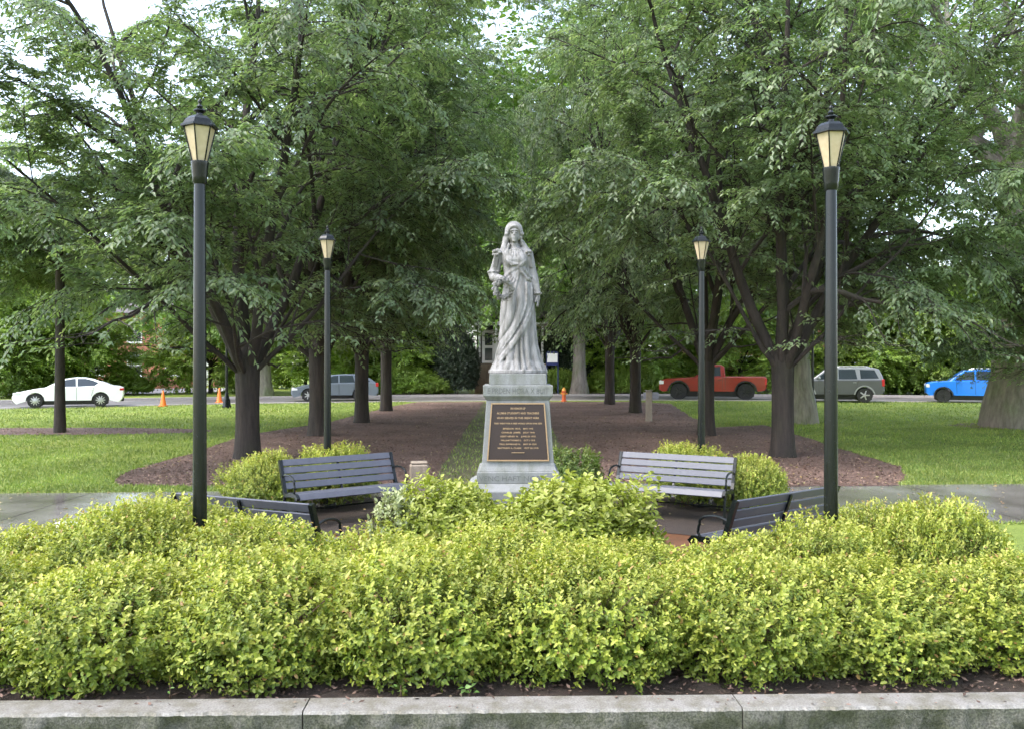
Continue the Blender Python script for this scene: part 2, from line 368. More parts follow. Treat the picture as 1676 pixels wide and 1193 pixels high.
sheet('ground', [(-500, -60), (500, -60), (500, 900), (-500, 900)], 0.0, M['lawn'])

def gp(u, v): p = G(u, v); return (p.x, p.y)
# walkway of concrete slabs crossing behind the plaza
wk = bpy.data.objects.new('walkway', None); COL.objects.link(wk); wk['kind'] = 'structure'
def walk_far(x): return 15.72+0.068*x
def walk_near(x): return 11.6+0.10*x
xs = [-24+2.4*i for i in range(21)]
for i in range(20):
    g = 0.008
    a, b = xs[i]+g, xs[i+1]-g
    sl = sheet('paving_slab', [(a, walk_near(a)), (b, walk_near(b)), (b, walk_far(b)), (a, walk_far(a))], 0.006, M['walk'], wk)
    # each slab gets its own thickness below the surface
joint = sheet('joint_bed', [(-24, walk_near(-24)), (24, walk_near(24)), (24, walk_far(24)), (-24, walk_far(-24))], 0.002, M['soil'], wk)
# brick plaza round the pedestal
sheet('plaza', [(4.3*math.cos(a)*1.0, 10.2+3.0*math.sin(a)) for a in [2*math.pi*i/40 for i in range(40)]], 0.012, M['plaza'])
# lane and mulch beds behind the statue
sheet('lane', wavy([(-1.9, walk_far(-2)+.02), (1.9, walk_far(2)+.02), (1.95, 46.5), (-1.85, 46.5)], 0.10, 0.6, 3), 0.004, M['lane'])
left_bed = [(-1.5, walk_far(-1.5)), gp(192, 795), gp(188, 786), gp(215, 770), gp(330, 738), gp(395, 714), gp(470, 702), gp(545, 690), gp(585, 679), gp(650, 664), (-4.9, 46.2), (-1.45, 46.6)]
right_bed = [(1.3, walk_far(1.3)), (1.3, 46.6), (6.5, 46.5), gp(1098, 661), gp(1125, 680), gp(1170, 700), gp(1250, 696), gp(1330, 720), gp(1400, 742), gp(1475, 765), gp(1482, 780), gp(1470, 795)]
sheet('mulch_bed', wavy(left_bed, 0.06, 0.5, 5), 0.010, M['mulch'])
sheet('mulch_bed', wavy(right_bed, 0.06, 0.5, 6), 0.010, M['mulch'])
isl = [(-14.0+4.6*math.cos(a)*(1.0 if math.cos(a) > 0 else 1.4), 27.9+1.35*math.sin(a)) for a in [2*math.pi*i/30 for i in range(30)]]
sheet('mulch_island', wavy(isl, 0.08, 0.5, 7), 0.010, M['mulch'])
sheet('tree_ring', wavy([(at(1668, 30.2)+2.3*math.cos(q), 30.0+1.5*math.sin(q)) for q in [2*math.pi*i/26 for i in range(26)]], 0.12, 0.5, 12), 0.010, M['mulch'])
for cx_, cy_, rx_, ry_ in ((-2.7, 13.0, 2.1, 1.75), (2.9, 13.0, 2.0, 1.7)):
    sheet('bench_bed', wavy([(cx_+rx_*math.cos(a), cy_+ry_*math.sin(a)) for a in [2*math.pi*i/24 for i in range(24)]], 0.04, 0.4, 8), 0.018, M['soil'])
# planter soil behind the granite wall (raised, falling to the plaza)
def planter():
    rr = np.random.default_rng(4); nx, ny = 120, 40
    X = np.linspace(-5.2, 4.5, nx); Y = np.linspace(4.98, 8.6, ny)
    V = []; 
    for y in Y:
        for x in X:
            z = 0.25 if y < 7.2 else 0.25*max(0.0, 1-(y-7.2)/1.4)
            z *= min(1.0, max(0, (x+5.2)/0.8), max(0, (4.5-x)/0.8)) if (x < -4.4 or x > 3.7) else 1
            V.append((x, y+0.02*x, z+0.02*rr.standard_normal()*(0.5 if y > 5.1 else 0.1)+0.008))
    F = [(j*nx+i, j*nx+i+1, j*nx+nx+i+1, j*nx+nx+i) for j in range(ny-1) for i in range(nx-1)]
    o = link('planter_soil', np_mesh('planter_soil', V, F), M['soil']); o['kind'] = 'structure'
planter()

# road, kerbs
near_edge = [(-90, 8), (-55, 24.5), (-36, 34), (-23, 39.8), (-14, 44), (-4.5, 47), (3, 48.3), (9, 48.6), (19.6, 47.0), (28, 44.0), (45, 35.5), (95, 10)]
def offs(pl, d):
    out = []
    for i, p in enumerate(pl):
        a = Vector(pl[max(i-1, 0)]); b = Vector(pl[min(i+1, len(pl)-1)]); t = (b-a).normalized()
        out.append((p[0]-t.y*d, p[1]+t.x*d))
    return out
far_edge = offs(near_edge, 6.6)
sheet('road', near_edge+far_edge[::-1], 0.008, M['road'])
def kerb(pl, w, h):
    rr = random.Random(2); root = bpy.data.objects.new('kerb', None); COL.objects.link(root); root['kind'] = 'structure'
    for a, b in zip(pl[:-1], pl[1:]):
        a, b = Vector(a), Vector(b); n = max(1, round((b-a).length/3.0)); t = (b-a).normalized()
        for i in range(n):
            p = a.lerp(b, (i+0.5)/n); L = (b-a).length/n-0.02
            MB().cbox((0, 0, 0), (L, w, h+0.1), 0.012).build('kerb_stone', M['kerb'], root).matrix_basis = Matrix.Translation((p.x, p.y, hz(p.y)+(h-0.1)/2))@Matrix.Rotation(math.atan2(t.y, t.x), 4, 'Z')
kerb([p for p in offs(far_edge, 0.1) if abs(p[0]) < 60], 0.2, 0.14)
kerb([p for p in offs(near_edge, -0.1) if abs(p[0]) < 60], 0.2, 0.05)
# pale drive and mulch strip on the far side
sheet('drive', [(-31, 54.5), (-21.5, 63), (-19.0, 74), (-27, 74), (-40, 62), (-46, 56)], 0.006, M['pale'])
sheet('far_bed', wavy([(-6.5, 54.6), (2, 55.4), (8.5, 55.6), (8.5, 60), (-6.5, 60)], 0.1, 1.0, 9), 0.006, M['mulch'])

# ------------------------------------------------------------------ granite wall in front
def wall():
    root = thing('granite_wall', 'low grey granite retaining wall of long blocks along the bottom edge', 'wall', (0, 4.965, 0), R(1.3))
    rr = np.random.default_rng(11)
    edges = [-4.0, -3.55, -1.15, 1.275, 3.7, 4.4]
    for a, b in zip(edges[:-1], edges[1:]):
        a += 0.004; b -= 0.004; nx, nz = max(4, int((b-a)/0.025)), 18
        X = np.linspace(a, b, nx); Z = np.linspace(-0.3, 0.285, nz)
        gx, gz = np.meshgrid(X, Z)
        d = 0.010*rr.standard_normal(gx.shape)
        for s, am in ((5, 0.016), (9, 0.012)):
            k = rr.standard_normal((gx.shape[0]//s+2, gx.shape[1]//s+2))*am
            ii = np.clip((np.arange(gx.shape[0])/s).astype(int), 0, k.shape[0]-1); jj = np.clip((np.arange(gx.shape[1])/s).astype(int), 0, k.shape[1]-1)
            d += 1.5*k[np.ix_(ii, jj)]
        d[-1] = 0.006*rr.standard_normal(nx); d[:, 0] = 0.004; d[:, -1] = 0.004; d[-2] *= 0.5
        V = np.stack([gx, -0.1+0.008-np.abs(d)*0+d*0.6, gz], -1).reshape(-1, 3)
        F = [(j*nx+i, j*nx+i+1, j*nx+nx+i+1, j*nx+nx+i) for j in range(nz-1) for i in range(nx-1)]
        blk = link('granite_block', np_mesh('block_face', V, F), M['wallstone'], root, True)
        # dressed top and body behind the rough face
        top = MB(); fr = [tuple(p) for p in V.reshape(nz, nx, 3)[-1]]; n = len(fr)
        vs = fr+[(x, y+0.012, 0.3) for x, y, z in fr]+[(x, 0.115, 0.3) for x, y, z in fr]+[(x, 0.115, -0.3) for x, y, z in fr]
        fs = []
        for r_ in range(3): fs += [(r_*n+i, r_*n+i+1, r_*n+n+i+1, r_*n+n+i) for i in range(n-1)]
        top.add(vs, fs); top.add([fr[0], vs[n], vs[2*n], vs[3*n], (fr[0][0], fr[0][1], -0.3)], [(0, 1, 2, 3, 4)])
        top.add([fr[-1], vs[2*n-1], vs[3*n-1], vs[4*n-1], (fr[-1][0], fr[-1][1], -0.3)], [(0, 1, 2, 3, 4)])
        top.build('dressed_top', M['walltop'], blk)
wall()

# ------------------------------------------------------------------ statue (signed distance field -> surface nets)
def surface_nets(D, org, h):
    ins = D < 0
    c = [ins[i:ins.shape[0]-1+i, j:ins.shape[1]-1+j, k:ins.shape[2]-1+k] for i in (0, 1) for j in (0, 1) for k in (0, 1)]
    s = sum(x.astype(np.int8) for x in c); mask = (s > 0) & (s < 8)
    I, J, K = np.nonzero(mask); idx = -np.ones(mask.shape, np.int32); idx[I, J, K] = np.arange(len(I))
    acc = np.zeros((len(I), 3)); cnt = np.zeros(len(I))
    for ax in range(3):
        o1, o2 = [a for a in range(3) if a != ax]
        for a in (0, 1):
            for b in (0, 1):
                p = [I.copy(), J.copy(), K.copy()]; p[o1] = p[o1]+a; p[o2] = p[o2]+b
                d0 = D[p[0], p[1], p[2]]; q = [x.copy() for x in p]; q[ax] = q[ax]+1; d1 = D[q[0], q[1], q[2]]
                m = (d0 < 0) != (d1 < 0); t = np.where(m, d0/np.where(m, d0-d1, 1), 0)
                pos = np.stack(p, 1).astype(float); pos[:, ax] += t
                acc[m] += pos[m]; cnt[m] += 1
    V = np.array(org)+acc/cnt[:, None]*h
    F = []
    for ax in range(3):
        o1, o2 = [(ax+1) % 3, (ax+2) % 3]
        a = np.take(ins, range(0, D.shape[ax]-1), ax); b = np.take(ins, range(1, D.shape[ax]), ax)
        P = list(np.nonzero(a != b)); ok = (P[o1] > 0) & (P[o2] > 0) & (P[o1] < D.shape[o1]-1) & (P[o2] < D.shape[o2]-1)
        P = [x[ok] for x in P]; flip = ins[P[0], P[1], P[2]]
        q = []
        for da, db in ((-1, -1), (0, -1), (0, 0), (-1, 0)):
            t = [x.copy() for x in P]; t[o1] += da; t[o2] += db; q.append(idx[t[0], t[1], t[2]])
        q = np.stack(q, 1); q[~flip] = q[~flip][:, ::-1]; F.append(q)
    return V, np.concatenate(F)
def statue_mesh():
    h = 0.0065; lo = np.array([-0.40, -0.36, -0.03]); hi = np.array([0.40, 0.30, 1.75])
    n = ((hi-lo)/h).astype(int)+1
    x = (lo[0]+h*np.arange(n[0]))[:, None, None].astype(np.float32); y = (lo[1]+h*np.arange(n[1]))[None, :, None].astype(np.float32); z = (lo[2]+h*np.arange(n[2]))[None, None, :].astype(np.float32)
    def smin(a, b, k):
        t = np.clip(0.5+0.5*(b-a)/k, 0, 1); return b+(a-b)*t-k*t*(1-t)
    zk = np.array([-0.05, 0.0, .05, .12, .295, .468, .64, .815, .95, 1.05, 1.10, 1.16, 1.248, 1.32, 1.365, 1.40, 1.46])
    rx = np.array([.315, .312, .300, .262, .214, .198, .192, .182, .166, .152, .148, .146, .150, .170, .120, .062, .052])
    cx = np.array([.005, .005, .004, .0, .0, -.003, -.002, .002, .002, -.002, -.008, -.018, -.028, -.030, -.030, -.038, -.04])
    ry = np.array([.245, .245, .235, .205, .175, .165, .160, .155, .140, .125, .118, .118, .125, .105, .085, .058, .054])
    cy = np.array([.0, .0, .0, .0, .0, -.005, -.01, -.01, -.005, 0, 0, 0, -.012, .0, .012, .012, .012])
    itp = lambda a: np.interp(z.ravel(), zk, a)[None, None, :].astype(np.float32)
    RX, RY, CX, CY = itp(rx), itp(ry), itp(cx), itp(cy)
    q = np.sqrt(((x-CX)/RX)**2+((y-CY)/RY)**2)
    d = np.maximum((q-1)*np.minimum(RX, RY), z-1.42)
    def front(px, pz):
        a, b, c_, e = (np.interp(pz, zk, k) for k in (rx, ry, cx, cy))
        return e-b*math.sqrt(max(0.02, 1-((px-c_)/a)**2))
    # drapery folds
    g = 0.40*np.clip((0.80-z)/0.72, 0, 1)**1.55
    xs_ = x+g+0.02*np.sin(z*9)
    sh = np.clip(1.1-np.abs(y-CY+0.5*RY)/(1.5*RY), 0, 1)
    fadeM = np.clip((1.02-z)/0.25, 0, 1)*np.clip((z-0.02)/0.06, 0, 1)
    ph = xs_*2*np.pi*8.2+0.9*np.sin(xs_*13)
    fold = (np.abs(np.sin(ph*0.5))**0.8-0.55)
    mant = 1/(1+np.exp(-(0.205-xs_)/0.008))            # over-mantle lies left of the sweeping edge
    frontm = 1/(1+np.exp((y-CY-0.03)/0.02))
    ang = np.arctan2(y-CY, x-CX)
    uphase = ang*17+1.3*np.sin(ang*5+z*2.5)
    ufold = np.abs(np.sin(uphase*0.5))**0.9-0.5
    sil = np.clip(1.25-np.abs(x-CX)/RX, 0.25, 1)
    d = d-frontm*mant*(0.036*fold*fadeM*sil+0.012*np.clip((0.9-z)/0.2, 0, 1)*sil)
    d = d-(1-frontm*mant)*0.032*ufold*np.clip((1.0-z)/0.5, 0, 1)
    def cap(p0, p1, r0, r1, k=0.02):
        nonlocal d
        p0 = np.array(p0, np.float32); p1 = np.array(p1, np.float32); v = p1-p0; L = float(v@v)+1e-9
        t = np.clip(((x-p0[0])*v[0]+(y-p0[1])*v[1]+(z-p0[2])*v[2])/L, 0, 1)
        e = np.sqrt((x-p0[0]-t*v[0])**2+(y-p0[1]-t*v[1])**2+(z-p0[2]-t*v[2])**2)-(r0+(r1-r0)*t)
        d = smin(d, e, k)
    def ell(c, r, k=0.02, sub=False):
        nonlocal d
        e = (np.sqrt(((x-c[0])/r[0])**2+((y-c[1])/r[1])**2+((z-c[2])/r[2])**2)-1)*min(r)
        d = -smin(-d, e, k) if sub else smin(d, e, k)
    def ridge(pts, r, k=0.012, lift=0.0):
        P = [(px, front(px, pz)-lift, pz) for px, pz in pts]
        for a, b in zip(P[:-1], P[1:]): cap(a, b, r, r, k)
    # bust, shoulders
    ell((-.085, -.085, 1.235), (.062, .06, .062), .035); ell((.028, -.085, 1.235), (.062, .06, .062), .035)
    cap((-.185, .015, 1.335), (.112, .015, 1.33), .047, .047, .04)
    # high sash: rolled cloth and fanning folds
    ridge([(-.160, 1.035), (-.08, 1.105), (.012, 1.165), (.07, 1.135), (.135, 1.06)], .021, .012)
    ridge([(-.15, 1.075), (-.07, 1.13), (.0, 1.175)], .012, .01)
    ridge([(.012, 1.16), (.05, 1.10), (.11, 1.03), (.142, 1.015)], .016, .012, .012)
    for tx, tz in ((-.15, .985), (-.125, .94), (-.085, .90), (-.04, .86)):
        ridge([(tx, tz), ((tx+.03)/2, (tz+1.15)/2+.012), (.03, 1.14)], .011, .012, .004)
    for a, b in (((-.13, 1.19), (-.03, 1.145)), ((-.14, 1.165), (-.05, 1.12)), ((-.06, 1.20), (.0, 1.16)), ((.06, 1.20), (.02, 1.165)), ((.11, 1.19), (.05, 1.15))):
        ridge([a, b], .007, .010, -.002)
    # neckline with gathers
    ridge([(-.105, 1.345), (-.07, 1.362), (-.03, 1.366), (.01, 1.362), (.04, 1.345)], .009, .01, .004)
    for i in range(7): ridge([(-.10+.024*i, 1.357), (-.108+.027*i, 1.30), (-.112+.028*i, 1.27)], .0065, .008, .003)
    for i in range(6): ridge([(-.125+.012*i, 1.235-.006*i), (-.07+.022*i, 1.175+.004*i)], .006, .012, .030-.003*i)
    for i in range(4): ridge([(.09-.012*i, 1.235-.008*i), (.05-.012*i, 1.175)], .006, .012, .026)
    # long folds of the mantle
    for s0 in (0.10, 0.155, 0.185):
        pts = []
        for zz in np.linspace(0.98, 0.07, 16):
            gg = 0.40*max(0, (0.80-zz)/0.72)**1.55
            if s0-gg < -0.86*np.interp(zz, zk, rx): break
            pts.append((s0-gg, zz))
        ridge(pts, .0125, .014, .012)
    # hem pool
    for a in np.linspace(-2.9, -0.2, 13):
        cap((.30*math.cos(a), .235*math.sin(a), .0), (.255*math.cos(a), .20*math.sin(a), .10), .030, .014, .02)
    cap((.06, -.245, .015), (.075, -.20, .04), .026, .03, .012); cap((.155, -.215, .015), (.15, -.18, .04), .024, .03, .012)
    # neck and head
    cap((-.038, .01, 1.36), (-.04, .0, 1.47), .050, .044, .025)
    ell((-.04, .010, 1.555), (.068, .085, .098), .015)
    ell((-.04, -.030, 1.500), (.050, .048, .048), .025)
    # cloth headdress over hair, opening round the face
    e1 = (np.sqrt(((x+.043)/.104)**2+((y-.025)/.110)**2+((z-1.576)/.120)**2)-1)*.104
    cut = (np.sqrt(((x+.040)/.070)**2+((y+.095)/.115)**2+((z-1.525)/.098)**2)-1)*.07
    e1 = -smin(-e1, cut, .012); d = smin(d, e1, .006)
    for i in range(10):      # scalloped front edge and curls of hair
        a = R(8+18.2*i); px, pz = -.04+.076*math.cos(a), 1.530+.100*math.sin(a)
        ell((px, -.062+.03*abs(math.cos(a)), pz), (.018, .02, .016), .008)
    for sx, px in ((-1, -.116), (1, .036)):
        for i, (dx, dz, r) in enumerate(((0, .0, .024), (.004, -.042, .022), (-.004, -.080, .019), (-.012, -.110, .016))):
            ell((px-sx*dx*1.5+ (0.012*sx if i == 0 else 0), -.015+.004*i, 1.545+dz), (r, r, r*1.1), .01)
    # veil behind the neck and strand on the chest
    ell((-.043, .080, 1.43), (.092, .055, .175), .025)
    cap((-.135, .02, 1.50), (-.150, -.01, 1.385), .035, .040, .02); cap((-.150, -.01, 1.385), (-.142, -.075, 1.27), .036, .022, .02)
    cap((-.100, -.045, 1.43), (-.128, -.095, 1.30), .014, .011, .01); cap((-.128, -.095, 1.30), (-.150, -.095, 1.235), .011, .008, .01)
    cap((.045, .03, 1.46), (.10, .0, 1.365), .03, .035, .02)
    # face
    cap((-.040, -.086, 1.560), (-.040, -.104, 1.526), .008, .012, .008)
    ell((-.066, -.085, 1.556), (.015, .016, .010), .010, True); ell((-.014, -.085, 1.556), (.015, .016, .010), .010, True)
    ell((-.066, -.072, 1.555), (.011, .012, .007), .004); ell((-.014, -.072, 1.555), (.011, .012, .007), .004)
    cap((-.082, -.070, 1.578), (-.052, -.084, 1.580), .007, .007, .01); cap((.002, -.070, 1.578), (-.028, -.084, 1.580), .007, .007, .01)
    cap((-.056, -.077, 1.497), (-.024, -.077, 1.497), .006, .006, .004); cap((-.054, -.076, 1.484), (-.026, -.076, 1.484), .006, .006, .004)
    ell((-.04, -.068, 1.462), (.02, .016, .014), .012)
    # arm holding the wreath (image left)
    cap((-.208, .01, 1.322), (-.268, .005, 1.10), .052, .058, .02); cap((-.272, .005, 1.10), (-.268, -.02, 1.06), .062, .050, .015)
    for i in range(8):
        a = 2*math.pi*i/8; ell((-.270+.058*math.cos(a), .003+.058*math.sin(a), 1.118), (.02, .02, .014), .008)
    cap((-.268, -.01, 1.055), (-.190, -.185, 1.030), .050, .036, .015)
    ell((-.170, -.222, 1.028), (.036, .042, .024), .012)
    for i in range(4): cap((-.190+.019*i, -.248, 1.030), (-.188+.018*i, -.262, .990+.004*i), .0105, .009, .004)
    cap((-.145, -.215, 1.03), (-.128, -.248, 1.012), .011, .009, .005)
    # shoulder knots
    for c, r in (((-.262, -.02, 1.345), .034), ((-.225, -.055, 1.352), .036), ((-.272, -.03, 1.312), .022), ((-.235, -.065, 1.305), .024), ((-.20, -.07, 1.33), .026), ((.105, -.075, 1.335), .026), ((.135, -.055, 1.342), .028), ((.125, -.075, 1.305), .018)):
        ell(c, (r*.85, r*.85, r*.72), .008)
    for dx in (-.02, .0, .02): cap((-.235+dx, -.055, 1.31), (-.255+dx, -.05, 1.18), .012, .006, .012); cap((.130+dx*.6, -.05, 1.31), (.150+dx*.6, -.045, 1.17), .011, .006, .012)
    # hanging arm (image right)
    cap((.124, .01, 1.322), (.172, .015, 1.07), .049, .052, .02); cap((.175, .015, 1.07), (.215, -.035, .885), .054, .042, .015)
    for i in range(8):
        a = 2*math.pi*i/8; ell((.218+.040*math.cos(a), -.04+.040*math.sin(a), .872), (.016, .016, .013), .006)
    for i in range(3): cap((.20-.015*i, -.05+.01*i, 1.0-.05*i), (.165, -.045, 1.06-.05*i), .008, .008, .012)
    cap((.220, -.042, .87), (.224, -.046, .825), .030, .026, .010); ell((.224, -.048, .805), (.024, .036, .034), .012)
    for i in range(4): cap((.224+.004*i, -.080+.021*i, .79), (.216+.004*i, -.084+.019*i, .725+.006*abs(i-1)), .0115, .009, .004)
    cap((.212, -.083, .82), (.200, -.098, .775), .011, .009, .005)
    # footing
    e = np.maximum((np.sqrt((x/.33)**2+(y/.275)**2)-1)*.27, np.abs(z+.005)-.022); d = smin(d, e, .012)
    d = np.maximum(d, -(z+.022))
    D = np.pad(d, 1, constant_values=1.0)
    V, F = surface_nets(D.astype(np.float64), lo-h, h)
    return np_mesh('figure', V, F)
PX, PY = 0.065, 10.0
st = thing('statue', 'grey stone statue of a robed veiled woman holding a wreath on the pedestal', 'statue', (PX, PY, 2.122))
link('figure', statue_mesh(), M['statue'], st, True)
def wreath():
    rr = np.random.default_rng(21); c = np.array([-.158, -.262, .905]); Rm = .088
    mb = MB(); pts = []
    for i in range(25):
        a = 2*math.pi*i/24; pts.append(c+np.array([Rm*math.cos(a), .04*math.sin(a)*-1+.0, Rm*1.05*math.sin(a)]))
    mb.tube(pts, .026, 8, False)
    w = mb.build('wreath', M['statue'], st, True)
    lm = MB()
    for i in range(150):
        a = rr.uniform(0, 2*math.pi); t = rr.uniform(0, 2*math.pi)
        o = c+np.array([Rm*math.cos(a), -.04*math.sin(a), Rm*1.05*math.sin(a)]); rad = np.array([math.cos(a), 0, math.sin(a)]); out = rad*math.cos(t)+np.array([0, -1, 0])*abs(math.sin(t))
        tan = np.array([-math.sin(a), -.3*math.cos(a), math.cos(a)]); p = o+out*.022; dd = nrm(tan*0.9+out*.55+rr.standard_normal(3)*.2); s = nrm(np.cross(dd, out)); L = .045
        nn = np.cross(s, dd)
        lm.add([p, p+dd*L*.45+s*.014-nn*.002, p+dd*L, p+dd*L*.45-s*.014-nn*.002, p+dd*L*.45+nn*.009], [(0, 1, 4), (1, 2, 4), (2, 3, 4), (3, 0, 4)])
    lm.build('wreath_leaves', M['statue'], w)
wreath()

# ------------------------------------------------------------------ pedestal with plaque and lettering
ped = thing('pedestal', 'tapered grey granite pedestal carrying the statue with bronze plaque', 'pedestal', (PX, PY, 0))
def sq_loft(name, secs, mat=None):
    vs = []; fs = []
    for hw, z in secs: vs += [(-hw, -hw, z), (hw, -hw, z), (hw, hw, z), (-hw, hw, z)]
    for k in range(len(secs)-1):
        for i in range(4): j = (i+1) % 4; fs.append((k*4+i, k*4+j, k*4+4+j, k*4+4+i))
    fs += [(3, 2, 1, 0), tuple(range(len(vs)-4, len(vs)))]
    me = MB().add(vs, fs).mesh(name)
    o = link(name, me, mat or M['granite'], ped)
    bv = o.modifiers.new('bevel', 'BEVEL'); bv.width = 0.006; bv.segments = 2
    return o
sq_loft('plinth', [(.315, 1.978), (.313, 2.10)])
capp = sq_loft('cap', [(.345, 1.812), (.352, 1.825), (.375, 1.855), (.380, 1.862), (.380, 1.972), (.374, 1.9775)])
die = sq_loft('die', [(.425, 1.045), (.418, 1.06), (.400, 1.10), (.390, 1.135), (.344, 1.811)])
base = sq_loft('base_block', [(.445, .918), (.445, 1.034), (.440, 1.0445)])
sq_loft('lower_step', [(.56, .55), (.56, .845), (.546, .858), (.452, .9175)])
sq_loft('foundation', [(.66, 0.0), (.66, .5495)])
def text(name, s, size, mat, parent, loc, rot, extrude=0.002, space=1.0, width=None, font_off=0.0):
    cu = bpy.data.curves.new('txt', 'FONT'); cu.body = s; cu.size = size; cu.align_x = 'CENTER'; cu.extrude = extrude; cu.space_character = space; cu.offset = font_off
    cu.resolution_u = 2
    t = bpy.data.objects.new('txt', cu); COL.objects.link(t); bpy.context.view_layer.update()
    me = bpy.data.meshes.new_from_object(t.evaluated_get(bpy.context.evaluated_depsgraph_get()))
    bpy.data.objects.remove(t); o = link(name, me, mat, parent)
    o.location = loc; o.rotation_euler = rot; o['kind'] = 'stuff'
    if width:
        w = max(v.co.x for v in me.vertices)-min(v.co.x for v in me.vertices)
        o.scale = (width/max(w, 1e-6), 1, 1)
    return o
text('lettering', 'E PRDEN HORA X BUIT', .088, M['carved'], capp, (0, -.3812, 1.886), (R(90), 0, 0), .0012, width=.66)
text('lettering', 'VENC HAFT NOBIS', .078, M['carved'], base, (-0.06, -.4462, .948), (R(90), 0, 0), .0012, width=.72)
# plaque on the sloping face of the die
tilt = math.atan2(.390-.344, 1.811-1.135)
def on_face(z): return -(.390+(.344-.390)*(z-1.135)/(1.811-1.135))
pl_root = MB()
zt_, zb_ = 1.785, 1.158
def trap(mb, wt, wb, z0, z1, d0, d1):
    vs = []
    for dd in (d0, d1):
        for zz, w in ((z0, wb), (z1, wt)): vs += [(-w, on_face(zz)-dd, zz), (w, on_face(zz)-dd, zz)]
    mb.add(vs, [(0, 1, 3, 2), (4, 6, 7, 5), (0, 4, 5, 1), (2, 3, 7, 6), (0, 2, 6, 4), (1, 5, 7, 3)])
trap(pl_root, .292, .338, zb_, zt_, 0.002, 0.014)
plaque = pl_root.build('plaque', M['bronze'], ped)
def bar(z0, z1, a0, a1, b0, b1):   # frame strip between left/right x at z0 (a0,a1) and z1 (b0,b1)
    vs = []
    for dd in (0.0145, 0.026): vs += [(a0, on_face(z0)-dd, z0), (a1, on_face(z0)-dd, z0), (b1, on_face(z1)-dd, z1), (b0, on_face(z1)-dd, z1)]
    MB().add(vs, [(0, 3, 2, 1), (4, 5, 6, 7), (0, 1, 5, 4), (1, 2, 6, 5), (2, 3, 7, 6), (3, 0, 4, 7)]).build('frame_bar', M['gold'], plaque)
fw = .014
bar(zb_, zb_+fw, -.338, .338, -.337, .337); bar(zt_-fw, zt_, -.293, .293, -.292, .292)
bar(zb_+fw+.001, zt_-fw-.001, -.337, -.337+fw, -.293, -.293+fw); bar(zb_+fw+.001, zt_-fw-.001, .337-fw, .337, .293-fw, .293)
lines = [('IN HONOR OF', 1.715, .030, .16), ('ALUMNI STUDENTS AND TEACHERS', 1.664, .030, .46), ('WHO SERVED IN THE GREAT WAR', 1.612, .030, .46),
         ('THEY WENT FOR A FREE WORLD UPON WAR SIDE', 1.556, .022, .52), ('JEFFERSON  PAUL    MAY 1918', 1.500, .023, .33), ('CHARLES  JAMES    JULY 1918', 1.458, .023, .36),
         ('KENT HENRY N.    JUNE 24 1918', 1.416, .023, .38), ('WILLIAM THOMAS R.    OCT 1 1918', 1.374, .023, .37), ('PAUL RAYMOND N.    MAY 24 1918', 1.332, .023, .40), ('MATTHEW A. CLARK    OCT 30 1918', 1.290, .023, .44)]
for s, z, sz, w in lines:
    text('lettering', s, sz, M['gold'], plaque, (0, on_face(z)-.0152, z), (R(90)-tilt, 0, 0), .0012, width=w, font_off=0.0008)
bar(1.246, 1.252, -.07, .07, -.07, .07)

